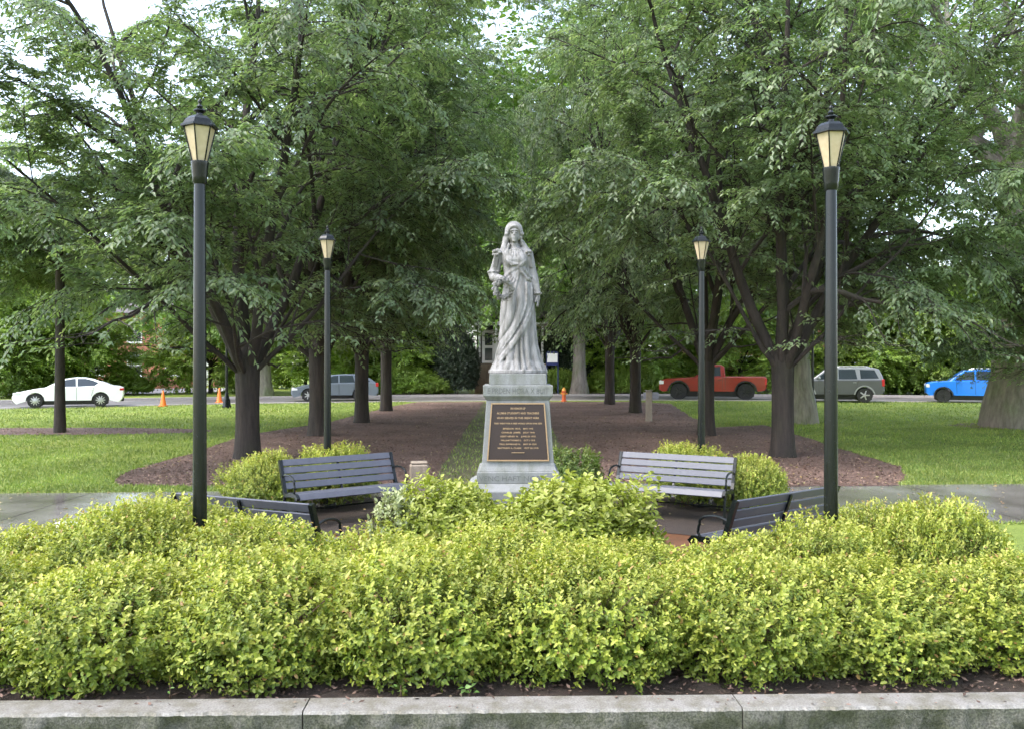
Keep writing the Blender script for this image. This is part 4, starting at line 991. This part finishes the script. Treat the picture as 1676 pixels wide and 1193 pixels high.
# weeds on the soil by the wall
def weed(label, x, y, z, seed, n, leaf, h=.1):
    nr = np.random.default_rng(seed); root = thing('weed', label, 'weed', (x, y, z), 0, 'weeds at the foot of the shrubs')
    P = np.stack([nr.normal(0, .02, n), nr.normal(0, .02, n), nr.uniform(.3, 1, n)*h], -1); a = np.arange(n)*2.4
    D = np.stack([np.cos(a), np.sin(a), nr.uniform(-.1, .5, n)], -1); N = np.stack([nr.normal(0, .2, n), nr.normal(-.3, .2, n), np.ones(n)], -1)
    link('leaf_blades', leaves('leaf_blades', P, D, N, leaf*nr.uniform(.7, 1.1, n), leaf*.5*nr.uniform(.8, 1.1, n), nr.uniform(0, 1, n)), M['weed_leaf'], root)
    MB().tube([(0, 0, -.02), (0, 0, h)], .004, 5).build('stem', M['stem'], root)
for i, (u, lab, n, lf) in enumerate([(92, 'broad leaved seedling at the lower left by the wall', 4, .085), (768, 'pale green seedling by the wall below the pedestal', 9, .055), (655, 'tiny low weed by the wall left of the pale seedling', 6, .04), (275, 'tiny weed by the wall near the lower left corner', 3, .03), (1255, 'tiny weed by the wall at the right', 3, .03)]):
    weed(lab, at(u, 5.14), 5.17, .262, 40+i, n, lf, .07 if i else .05)

# ------------------------------------------------------------------ grass blades and mulch chips (uncountable)
def in_poly(x, y, poly):
    c = np.zeros(len(x), bool); n = len(poly); j = n-1
    for i in range(n):
        xi, yi = poly[i]; xj, yj = poly[j]
        m = ((yi > y) != (yj > y)) & (x < (xj-xi)*(y-yi)/((yj-yi) if yj != yi else 1e-9)+xi); c ^= m; j = i
    return c
hzv = lambda y: np.where(y <= 17, 0, np.where(y < 44, .25*(y-17)/27, .25))
def scatter_frustum(nr, n, y0, y1):
    y = 1/(1/y0+(1/y1-1/y0)*nr.uniform(0, 1, n)); x = nr.uniform(-.60, .60, n)*y; return x, y
def grass():
    nr = np.random.default_rng(8); x, y = scatter_frustum(nr, 200000, 12.2, 46)
    ne_ = np.interp(x, [p[0] for p in near_edge], [p[1] for p in near_edge])
    ok = (y < ne_-.3) & ~in_poly(x, y, left_bed) & ~in_poly(x, y, right_bed) & ~in_poly(x, y, isl) & ~((np.abs(x) < 1.9) & (nr.uniform(0, 1, len(x)) > .25))
    ok &= (y > walk_far(x)) | (y < walk_near(x)) & (np.abs(x) > 4.6)
    x, y = x[ok], y[ok]; n = len(x)
    P = np.stack([x, y, hzv(y)-.004], -1); D = nrm(np.stack([nr.normal(0, .45, n), nr.normal(0, .45, n), np.ones(n)], -1)); N = nr.normal(0, 1, (n, 3))
    L = nr.uniform(.03, .07, n)*(1+y/60); W = nr.uniform(.008, .016, n)*(1+y/25)
    o = link('grass', leaves('grass', P, D, N, L, W, nr.uniform(0, 1, n)), M['grass']); tag(o, 'short mown green lawn grass on both sides of the lane', 'grass', kind='stuff')
grass()
def chips():
    nr = np.random.default_rng(9); x, y = scatter_frustum(nr, 130000, 14.5, 46)
    ok = in_poly(x, y, left_bed) | in_poly(x, y, right_bed) | in_poly(x, y, isl)
    x, y = x[ok], y[ok]; n = len(x)
    P = np.stack([x, y, hzv(y)+.012+nr.uniform(0, .02, n)], -1); a = nr.uniform(0, 6.28, n)
    D = np.stack([np.cos(a), np.sin(a), nr.normal(0, .3, n)], -1); N = np.stack([nr.normal(0, .4, n), nr.normal(0, .4, n), np.ones(n)], -1)
    L = nr.uniform(.02, .055, n)*(1+y/60); o = link('mulch_chips', leaves('mulch_chips', P, D, N, L, L*.45, nr.uniform(0, 1, n), 0, 0), M['chip'])
    tag(o, 'loose brown bark mulch chips covering the tree beds', 'mulch', kind='stuff')
    n = 2600; x = nr.uniform(-3.9, 3.7, n); y = nr.uniform(5.06, 5.7, n)+.02*x; zc_ = np.full(n, .265); on = np.arange(n) < 90; y[on] = nr.uniform(4.90, 5.05, 90)**1+.022*x[on]; zc_[on] = .303
    P = np.stack([x, y, zc_+nr.uniform(0, .006, n)], -1); a = nr.uniform(0, 6.28, n)
    D = np.stack([np.cos(a), np.sin(a), nr.normal(0, .3, n)], -1); N = np.stack([nr.normal(0, .4, n), nr.normal(0, .4, n), np.ones(n)], -1)
    L = nr.uniform(.015, .05, n); o = link('planter_chips', leaves('planter_chips', P, D, N, L, L*.4, nr.uniform(0, 1, n)**1.5, 0, 0), M['chip'])
    tag(o, 'dark bark crumbs on the soil behind the granite wall', 'mulch', kind='stuff')
chips()
def litter_leaves():
    nr = np.random.default_rng(15); x, y = scatter_frustum(nr, 2600, 9.5, 44); n = len(x)
    ok = (in_poly(x, y, left_bed) | in_poly(x, y, right_bed) | ((y > walk_near(x)) & (y < walk_far(x)) & (nr.uniform(0, 1, n) > .55))); x, y = x[ok], y[ok]; n = len(x)
    P = np.stack([x, y, hzv(y)+.024+nr.uniform(0, .02, n)], -1); a = nr.uniform(0, 6.28, n)
    D = np.stack([np.cos(a), np.sin(a), nr.normal(0, .15, n)], -1); N = np.stack([nr.normal(0, .25, n), nr.normal(0, .25, n), np.ones(n)], -1); L = nr.uniform(.05, .09, n)
    o = link('fallen_leaves', leaves('fallen_leaves', P, D, N, L, L*.5, nr.uniform(0, 1, n)), M['fallen']); tag(o, 'small yellowed fallen leaves strewn over mulch and wet paving', 'leaves', kind='stuff')
M['fallen'] = leaf_mat('fallen_leaf', [(0.0, (0.20, 0.12, 0.06)), (0.5, (0.34, 0.25, 0.10)), (1.0, (0.42, 0.40, 0.18))], rough=0.5, trans=0.1, clump=2.0, var=0.2)
litter_leaves()

# ------------------------------------------------------------------ vehicles (front towards -x)
def arc_pts(cx_, r, z0=.0, n=9): return [(cx_+r*math.cos(a), z0+r*math.sin(a)) for a in [math.pi-math.pi*i/(n-1) for i in range(n)]]
def vehicle(name, label, cat, pos, rz, body, top, wins, wx, wr, W, mats, sill, roofmat=None, shield=None, rear=None, lights=(), tails=(), seams=(), handles=(), mirror=None, flares=False, rails=False, rimn=7, scale=1.0):
    pm = mats[0]; root = thing(name, label, cat, pos, rz, 'vehicles along the road')
    # lower body outline with wheel arches
    out = list(body); bot = []
    for c in sorted(wx, reverse=True): bot += list(reversed(arc_pts(c, wr*1.17, wr*.98)))
    # body is given front-bottom .. over the top .. rear-bottom; close with arches at sill height
    bot = [(p[0], max(p[1], sill)) for p in bot]
    poly = out+bot
    xm = sum(p[0] for p in body)/len(body); zc = .62
    layers = [(-W/2, .975, .93), (-W/2+.04, .992, .98), (-W/2+.14, 1, 1), (W/2-.14, 1, 1), (W/2-.04, .992, .98), (W/2, .975, .93)]
    n = len(poly); mb = MB(); vs = []; nb_ = len(body)
    for y, kx, kz in layers:
        for i, (px, pz) in enumerate(poly):
            if i < nb_: vs.append((xm+(px-xm)*kx, y, zc+(pz-zc)*(kz if pz > zc else 1)))
            else: vs.append((px, y, pz))
    fs = [tuple(range(n)), tuple(range(5*n, 6*n))]
    for l in range(5): fs += [(l*n+i, l*n+(i+1) % n, l*n+n+(i+1) % n, l*n+n+i) for i in range(n)]
    mb.add(vs, fs); me = mb.mesh('body'); o = link('body', me, pm, root); me.shade_smooth(); me.set_sharp_from_angle(angle=R(28))
    # inner dark well so arches are not see-through
    MB().box((sum(wx)/2, 0, wr*.95), (abs(wx[1]-wx[0])+wr*1.9, W-.5, wr*1.1)).build('underbody', M['trim'], root)
    # cabin
    zb, ztop = min(p[1] for p in top), max(p[1] for p in top)
    def hw(z): return W/2-.045-(.20*(z-zb)/(ztop-zb))
    m = len(top); vs = [(px, -hw(pz), pz) for px, pz in top]+[(px, hw(pz), pz) for px, pz in top]
    cb = MB().add(vs, [tuple(range(m)), tuple(reversed(range(m, 2*m)))]+[(i, (i+1) % m, m+(i+1) % m, m+i) for i in range(m)]).mesh('cabin')
    c = link('cabin', cb, roofmat or pm, root); bv = c.modifiers.new('b', 'BEVEL'); bv.width = .03; bv.segments = 2; bv.limit_method = 'ANGLE'
    for wp in wins:
        for s in (-1, 1):
            k = len(wp); vs = [(px, s*(hw(pz)+.004), pz) for px, pz in wp]+[(px, s*(hw(pz)-.012), pz) for px, pz in wp]
            MB().add(vs, [tuple(range(k)), tuple(reversed(range(k, 2*k)))]+[(i, (i+1) % k, k+(i+1) % k, k+i) for i in range(k)]).build('window', M['glass'], c)
    for nm, sg_ in (('windscreen', shield), ('rear_window', rear)):
        if sg_:
            (x0, z0), (x1, z1) = sg_; dx = -.012 if nm == 'windscreen' else .012
            a, b = hw(z0)-.07, hw(z1)-.07
            MB().add([(x0+dx, -a, z0), (x0+dx, a, z0), (x1+dx, b, z1), (x1+dx, -b, z1), (x0-dx, -a, z0-.02), (x0-dx, a, z0-.02), (x1-dx, b, z1-.02), (x1-dx, -b, z1-.02)], [(0, 1, 2, 3), (4, 7, 6, 5), (0, 4, 5, 1), (1, 5, 6, 2), (2, 6, 7, 3), (3, 7, 4, 0)]).build(nm, M['glass'], c)
    for x_ in wx:
        for s in (-1, 1):
            t = MB(); prof = [(wr*.66, -.11), (wr*.92, -.11), (wr, -.07), (wr, .07), (wr*.92, .11), (wr*.66, .11)]
            t.lathe(prof, 22); ty = t.build('tyre', M['tyre'], root, True); ty.rotation_euler = (R(90), 0, 0); ty.location = (x_, s*(W/2-.13), wr)
            d = MB(); d.lathe([(wr*.67, .075*1), (wr*.69, .100), (wr*.60, .100), (wr*.57, .05), (wr*.2, .05)], 20)
            for k in range(rimn):
                a = 2*math.pi*k/rimn; d.tube([(wr*.10*math.cos(a), wr*.10*math.sin(a), .092), (wr*.62*math.cos(a), wr*.62*math.sin(a), .088)], [wr*.13, wr*.10], 6)
            d.lathe([(wr*.16, .07), (wr*.16, .108), (wr*.08, .112)], 10)
            rm = d.build('rim', mats[1], ty)
            if s > 0: rm.rotation_euler = (R(180), 0, 0)
            if flares:
                ap = [(p, q) for p, q in arc_pts(x_, wr*1.30, wr*.98, 12)]+list(reversed(arc_pts(x_, wr*1.14, wr*.98, 12)))
                ap = [(p, max(q, sill)) for p, q in ap]
                f = MB(); k = 12
                for i in range(k-1): f.prism([ap[i], ap[i+1], ap[2*k-2-i], ap[2*k-1-i]], 'y', s*(W/2-.06), s*(W/2+.045))
                f.build('wheel_arch', mats[2], root)
    for x_, z_, dx, dz in lights:
        for s in (-1, 1): MB().cbox((x_, s*(W/2-.20), z_), (dx, .42, dz), .02).build('headlight', M['headlight'], root)
    for x_, z_, dx, dz in tails:
        for s in (-1, 1): MB().cbox((x_, s*(W/2-.12), z_), (dx, .26, dz), .02).build('taillight', M['taillight'], root)
    for (x0, z0), (x1, z1) in seams:
        for s in (-1, 1): MB().tube([(x0, s*(W/2+.001), z0), (x1, s*(W/2+.001), z1)], .007, 4).build('door_seam', M['trim'], root)
    for x_, z_ in handles:
        for s in (-1, 1): MB().cbox((x_, s*(W/2+.008), z_), (.16, .025, .028), .006).build('door_handle', mats[3] if len(mats) > 3 else pm, root)
    if mirror:
        for s in (-1, 1): MB().cbox((mirror[0], s*(W/2+.07), mirror[1]), (.12, .20, .13), .03).build('mirror', mats[3] if len(mats) > 3 else pm, root)
    MB().cbox((min(p[0] for p in body)+.10, 0, sill+.10), (.16, W-.3, .14), .03).build('front_bumper', M['trim'], root)
    MB().cbox((max(p[0] for p in body)-.10, 0, sill+.10), (.16, W-.3, .14), .03).build('rear_bumper', M['trim'], root)
    if rails:
        for s in (-1, 1): MB().tube([(rails[0], s*(W/2-.30), ztop-.01), (rails[0]+.12, s*(W/2-.30), ztop+.05), (rails[1]-.12, s*(W/2-.30), ztop+.05), (rails[1], s*(W/2-.30), ztop-.01)], .022, 6).build('roof_rail', M['rim'], root)
    root.scale = (scale,)*3
    return root
def vpos(u, v): g = G(u, v); g.z += .010; return g
vehicle('sedan', 'white sedan parked beyond the slender tree on the left', 'car', vpos(115, 666), R(23),
    [(-2.28, .20), (-2.42, .36), (-2.44, .52), (-2.38, .66), (-2.15, .76), (-1.55, .89), (-.95, .97), (.2, .99), (1.3, 1.02), (1.85, 1.05), (2.25, 1.00), (2.42, .93), (2.45, .62), (2.38, .40), (2.25, .24)],
    [(-1.05, .95), (-.62, 1.18), (-.20, 1.37), (.25, 1.445), (.70, 1.44), (1.15, 1.34), (1.60, 1.18), (1.95, 1.03)],
    [[(-.80, 1.0), (-.42, 1.20), (-.12, 1.33), (.20, 1.385), (.28, 1.385), (.30, 1.01)], [(.37, 1.01), (.36, 1.385), (.72, 1.38), (1.02, 1.30), (1.30, 1.18), (1.12, 1.04)]],
    (-1.45, 1.38), .345, 1.84, (M['p_white'], M['rim'], M['p_white']), .24, shield=((-.90, 1.03), (-.20, 1.375)), rear=((1.80, 1.09), (1.15, 1.345)),
    lights=[(-2.22, .68, .34, .10)], tails=[(2.33, .86, .2, .13)], seams=[((-.62, .96), (-.58, .34)), ((.33, .99), (.33, .32)), ((1.10, 1.0), (.98, .55))], handles=[(.18, .84), (1.0, .87)], mirror=(-.62, 1.06), rimn=10, scale=.95)
vehicle('wagon', 'steel-blue station wagon behind the left zelkova trunks', 'car', vpos(547, 656), R(14),
    [(-2.15, .22), (-2.26, .40), (-2.28, .56), (-2.15, .70), (-1.6, .84), (-.95, .93), (.2, .95), (1.4, .97), (2.2, .97), (2.30, .88), (2.32, .45), (2.2, .28)],
    [(-1.15, .91), (-.60, 1.20), (-.15, 1.39), (.5, 1.435), (1.2, 1.42), (1.65, 1.33), (2.08, 1.06), (2.20, .95)],
    [[(-.86, .97), (-.40, 1.22), (-.05, 1.34), (.18, 1.36), (.18, .98)], [(.25, .98), (.25, 1.365), (.95, 1.36), (1.05, .99)], [(1.13, .99), (1.04, 1.355), (1.35, 1.33), (1.60, 1.25), (1.86, 1.03)]],
    (-1.38, 1.28), .33, 1.76, (M['p_steel'], M['rim'], M['p_steel']), .26, shield=((-.95, .99), (-.20, 1.41)), rear=((2.08, 1.05), (1.68, 1.32)),
    lights=[(-2.08, .64, .3, .13)], tails=[(2.22, .86, .16, .22)], seams=[((-.66, .93), (-.62, .36)), ((.21, .95), (.21, .34)), ((1.05, .96), (.95, .50))], handles=[(.08, .80), (.95, .82)], mirror=(-.62, 1.02), rimn=7)
vehicle('pickup_truck', 'red-orange pickup truck with black wheel arches, parked across the road', 'truck', vpos(1166, 654), R(-11),
    [(-2.75, .46), (-2.92, .55), (-2.92, .85), (-2.84, 1.08), (-2.6, 1.16), (-1.2, 1.24), (-.75, 1.26), (.55, 1.28), (.62, 1.30), (2.75, 1.30), (2.86, 1.25), (2.88, .70), (2.75, .52)],
    [(-1.05, 1.22), (-.55, 1.62), (-.20, 1.88), (.10, 1.93), (.45, 1.92), (.62, 1.80), (.66, 1.25)],
    [[(-.72, 1.30), (-.42, 1.58), (-.12, 1.80), (.40, 1.82), (.42, 1.31)]],
    (-1.85, 1.75), .47, 1.98, (M['p_red'], M['darkrim'], M['trim'], M['trim']), .48, shield=((-.92, 1.32), (-.22, 1.86)), rear=((.655, 1.36), (.63, 1.78)),
    lights=[(-2.78, .96, .26, .20)], tails=[(2.80, 1.02, .12, .36)], seams=[((-.78, 1.25), (-.74, .56)), ((.50, 1.28), (.50, .56)), ((.66, 1.28), (.66, .56))], handles=[(.34, 1.10)], mirror=(-.70, 1.38), flares=True, rimn=6)
vehicle('grey_suv', 'grey boxy car with pale roof behind the near right lamp post', 'car', vpos(1365, 658), R(-17),
    [(-2.22, .40), (-2.36, .52), (-2.37, .85), (-2.28, 1.02), (-1.5, 1.10), (-1.0, 1.14), (.2, 1.16), (2.2, 1.18), (2.36, 1.12), (2.38, .60), (2.25, .44)],
    [(-1.2, 1.10), (-.72, 1.48), (-.42, 1.72), (.0, 1.78), (1.8, 1.78), (2.12, 1.70), (2.28, 1.35), (2.32, 1.16)],
    [[(-.92, 1.18), (-.58, 1.46), (-.32, 1.66), (.10, 1.69), (.10, 1.19)], [(.18, 1.19), (.18, 1.69), (.98, 1.69), (1.08, 1.20)], [(1.24, 1.22), (1.20, 1.68), (1.90, 1.66), (2.10, 1.24)]],
    (-1.42, 1.42), .39, 1.86, (M['p_grey'], M['rim'], M['p_silver'], M['p_silver']), .42, roofmat=M['p_silver'], shield=((-1.06, 1.20), (-.44, 1.69)), rear=((2.28, 1.25), (2.12, 1.66)),
    lights=[(-2.26, .88, .22, .18)], tails=[(2.30, 1.02, .14, .36)], seams=[((-.80, 1.14), (-.76, .48)), ((.14, 1.16), (.14, .48)), ((1.14, 1.17), (1.02, .70))], handles=[(0, 1.02), (.95, 1.03)], mirror=(-.76, 1.26), flares=True, rails=(.1, 1.7), rimn=5)
vehicle('compact_suv', 'bright blue compact car half hidden by the old shade tree', 'car', vpos(1588, 659), R(-22),
    [(-1.98, .36), (-2.10, .48), (-2.12, .80), (-2.05, 1.00), (-1.8, 1.06), (-1.1, 1.11), (-.8, 1.12), (.5, 1.14), (1.9, 1.16), (2.08, 1.10), (2.12, .55), (2.0, .40)],
    [(-1.05, 1.08), (-.62, 1.45), (-.36, 1.63), (.1, 1.68), (1.5, 1.67), (1.80, 1.60), (2.0, 1.30), (2.05, 1.13)],
    [[(-.80, 1.15), (-.46, 1.44), (-.24, 1.57), (.12, 1.60), (.12, 1.16)], [(.20, 1.16), (.20, 1.60), (.90, 1.60), (.98, 1.17)], [(1.08, 1.18), (1.02, 1.59), (1.45, 1.58), (1.6, 1.22)]],
    (-1.30, 1.27), .36, 1.80, (M['p_blue'], M['darkrim'], M['trim'], M['trim']), .38, shield=((-.92, 1.17), (-.38, 1.60)), rear=((2.0, 1.22), (1.82, 1.57)),
    lights=[(-2.02, .86, .18, .17)], tails=[(2.04, .95, .14, .22)], seams=[((-.72, 1.11), (-.68, .46)), ((.16, 1.14), (.16, .44)), ((1.0, 1.15), (.9, .66))], handles=[(.02, 1.0), (.85, 1.01)], mirror=(-.66, 1.22), flares=True, rails=(0, 1.4), rimn=5)

# ------------------------------------------------------------------ small street furniture
def cone(label, g):
    root = thing('traffic_cone', label, 'cone', g, .3, 'orange traffic cones by the road')
    MB().cbox((0, 0, .02), (.40, .40, .04), .01).build('cone_base', M['cone'], root)
    MB().lathe([(.15, .041), (.12, .2), (.075, .5), (.035, .74), (.028, .75)], 16).build('cone_body', M['cone'], root, True)
cone('orange traffic cone nearer the white sedan', G(267, 665)); cone('orange traffic cone beside the distant lamp post', G(359, 659))
hy = thing('fire_hydrant', 'orange fire hydrant by the road right of the statue', 'hydrant', G(923, 657))
MB().lathe([(.16, 0), (.16, .05), (.105, .06), (.10, .50), (.125, .52), (.125, .56)], 14).build('barrel', M['hydrant'], hy, True)
MB().lathe([(.115, .561), (.11, .62), (.07, .69), (.03, .71), (.03, .75)], 14).build('bonnet', M['hydrant_y'], hy, True)
for s in (-1, 1): MB().tube([(s*.09, 0, .42), (s*.19, 0, .42)], .05, 10).build('nozzle', M['hydrant_y'], hy, True)
MB().tube([(0, -.09, .40), (0, -.19, .40)], .065, 10).build('front_nozzle', M['hydrant_y'], hy, True)
bo = thing('stone_bollard', 'tan stone bollard right of the left facing bench', 'bollard', (at(686, 14.2), 14.2, .005), R(8))
MB().cbox((0, 0, .30), (.30, .26, .62), .025).build('shaft', M['tanstone'], bo); MB().cbox((0, 0, .6305), (.27, .23, .035), .014).build('cap', M['tanstone'], bo)
po = thing('marker_post', 'weathered post with blue-grey box in the right mulch bed', 'post', G(1062, 690, .005))
MB().cbox((0, 0, .55), (.22, .20, 1.12), .015).build('shaft', M['post'], po); MB().cbox((0, 0, 1.125), (.26, .24, .03), .008).build('cap', M['post'], po)
MB().cbox((.20, .02, .93), (.30, .16, .26), .03).build('box', M['bluegrey'], po); MB().cbox((-.14, .02, .93), (.10, .12, .24), .02).build('side_box', M['bluegrey'], po)
sg2 = thing('campus_sign', 'white panel sign with navy bands right of the statue across the road', 'sign', (at(904, 56.2), 56.2, hz(56)), R(-2))
for s in (-1, 1): MB().cbox((s*.36, .03, 1.35), (.07, .07, 2.7), .01).build('sign_post', M['navy'], sg2)
MB().cbox((0, -.03, 2.36), (.66, .04, .56), .005).build('panel', M['white'], sg2)
MB().cbox((0, -.03, 2.71), (.66, .044, .13), .005).build('header_band', M['navy'], sg2); MB().cbox((0, -.03, 1.985), (.66, .044, .18), .005).build('footer_band', M['navy'], sg2)
pb = thing('litter', 'crumpled white litter on the wet walkway at the left', 'litter', (at(108, 12.0), 12.0, .012))
rr = random.Random(3); mb = MB(); ring = []
for k, (z, r) in enumerate(((0, .10), (.03, .12), (.06, .08), (.075, .03))): mb.v += [(r*(1+rr.uniform(-.25, .25))*math.cos(2*math.pi*i/9)*1.5, r*(1+rr.uniform(-.25, .25))*math.sin(2*math.pi*i/9), z+rr.uniform(-.008, .008)*(k > 0)) for i in range(9)]
mb.f += [(k*9+i, k*9+(i+1) % 9, k*9+9+(i+1) % 9, k*9+9+i) for k in range(3) for i in range(9)]+[tuple(range(27, 36)), tuple(reversed(range(9)))]
mb.build('crumpled_sheet', M['white'], pb)

# ------------------------------------------------------------------ buildings across the road
def building(label, cat, x0, x1, y0, depth, zf, zwall, wallmat, wins, roofh, door=None, name='brick_building'):
    root = thing(name, label, cat, ((x0+x1)/2, y0, hz(y0)), 0); w = (x1-x0)
    MB().box((0, depth/2, zwall/2), (w, depth, zwall)).build('wall', wallmat, root)
    MB().prism([(-.4, zwall+.005), (depth+.4, zwall+.005), (depth/2, zwall+roofh)], 'x', -w/2-.4, w/2+.4).build('roof', M['roof'], root)
    for cx_, cz_, ww, wh in wins:
        f = MB().cbox((cx_, -.03, cz_), (ww+.16, .08, wh+.16), .01).build('window', M['white'], root)
        for sx in (-1, 1):
            for sz in (-1, 1): MB().box((cx_+sx*ww*.255, -.075, cz_+sz*wh*.255), (ww*.46, .02, wh*.46)).build('pane', M['glass'], f)
        MB().cbox((cx_, -.09, cz_-wh/2-.12), (ww+.3, .18, .07), .01).build('sill', M['white'], f)
    if door:
        d = MB().cbox((door, -.04, 1.25), (1.2, .1, 2.3), .01).build('door', M['white'], root); MB().box((door, -.095, 1.6), (.7, .02, .9)).build('pane', M['glass'], d)
    return root
bb = building('red brick building behind trees at the left beyond the pale drive', 'building', -50, -26.5, 79, 10, 0, 6.5, M['redbrick'], [(-9+3.4*i, z, 1.2, 1.7) for i in range(6) for z in (1.9, 4.8)], 2.6, door=10.6)
lw_ = thing('brick_steps_wall', 'low red brick wall with pale top beside the drive', 'wall', (at(250, 73), 73, .25), R(3))
MB().cbox((0, 0, .45), (5.0, .5, .9), .02).build('brick_face', M['redbrick'], lw_); MB().cbox((0, 0, .94), (5.1, .6, .08), .01).build('coping', M['pale'], lw_)
bh = building('pinkish brick house glimpsed over the red pickup cab', 'house', 16.5, 34, 84, 9, 0, 6.2, M['redbrick'], [(-6+3*i, z, 1.2, 1.6) for i in range(5) for z in (1.9, 4.7)], 3.0, door=7.5)
ph_ = thing('porch_house', 'white framed glass porch on a raised foundation behind the statue', 'house', (at(836, 59), 59, .25))
MB().box((0, 5, 1.0), (4.9, 8, 2.0)).build('foundation', M['tanstone'], ph_)
MB().box((0, 6, 3.6), (4.8, 6, 3.19)).build('wall', M['shingle'], ph_)
for x_ in (-2.15, -1.0, 1.0, 2.15): MB().cbox((x_, 1.4, 3.3), (.16, .16, 2.58), .02).build('column', M['white'], ph_)
MB().cbox((0, 1.3, 4.72), (5.0, .6, .24), .02).build('fascia', M['white'], ph_)
for x_ in (-1.55, -.55, .55, 1.55):
    d = MB().cbox((x_, 2.92, 3.2), (.92, .10, 2.3), .01).build('door', M['white'], ph_)
    for z_ in (2.65, 3.7): MB().box((x_, 2.86, z_), (.52, .02, .85)).build('pane', M['glass'], d)
for i in range(9): MB().cbox((-.3, .78-.30*i, 1.90-.22*i), (2.2, .296, .2), .008).build('step', M['tanstone'], ph_)
MB().prism([(.6, 5.205), (9.4, 5.205), (5, 7.4)], 'x', -2.8, 2.8).build('roof', M['roof'], ph_)
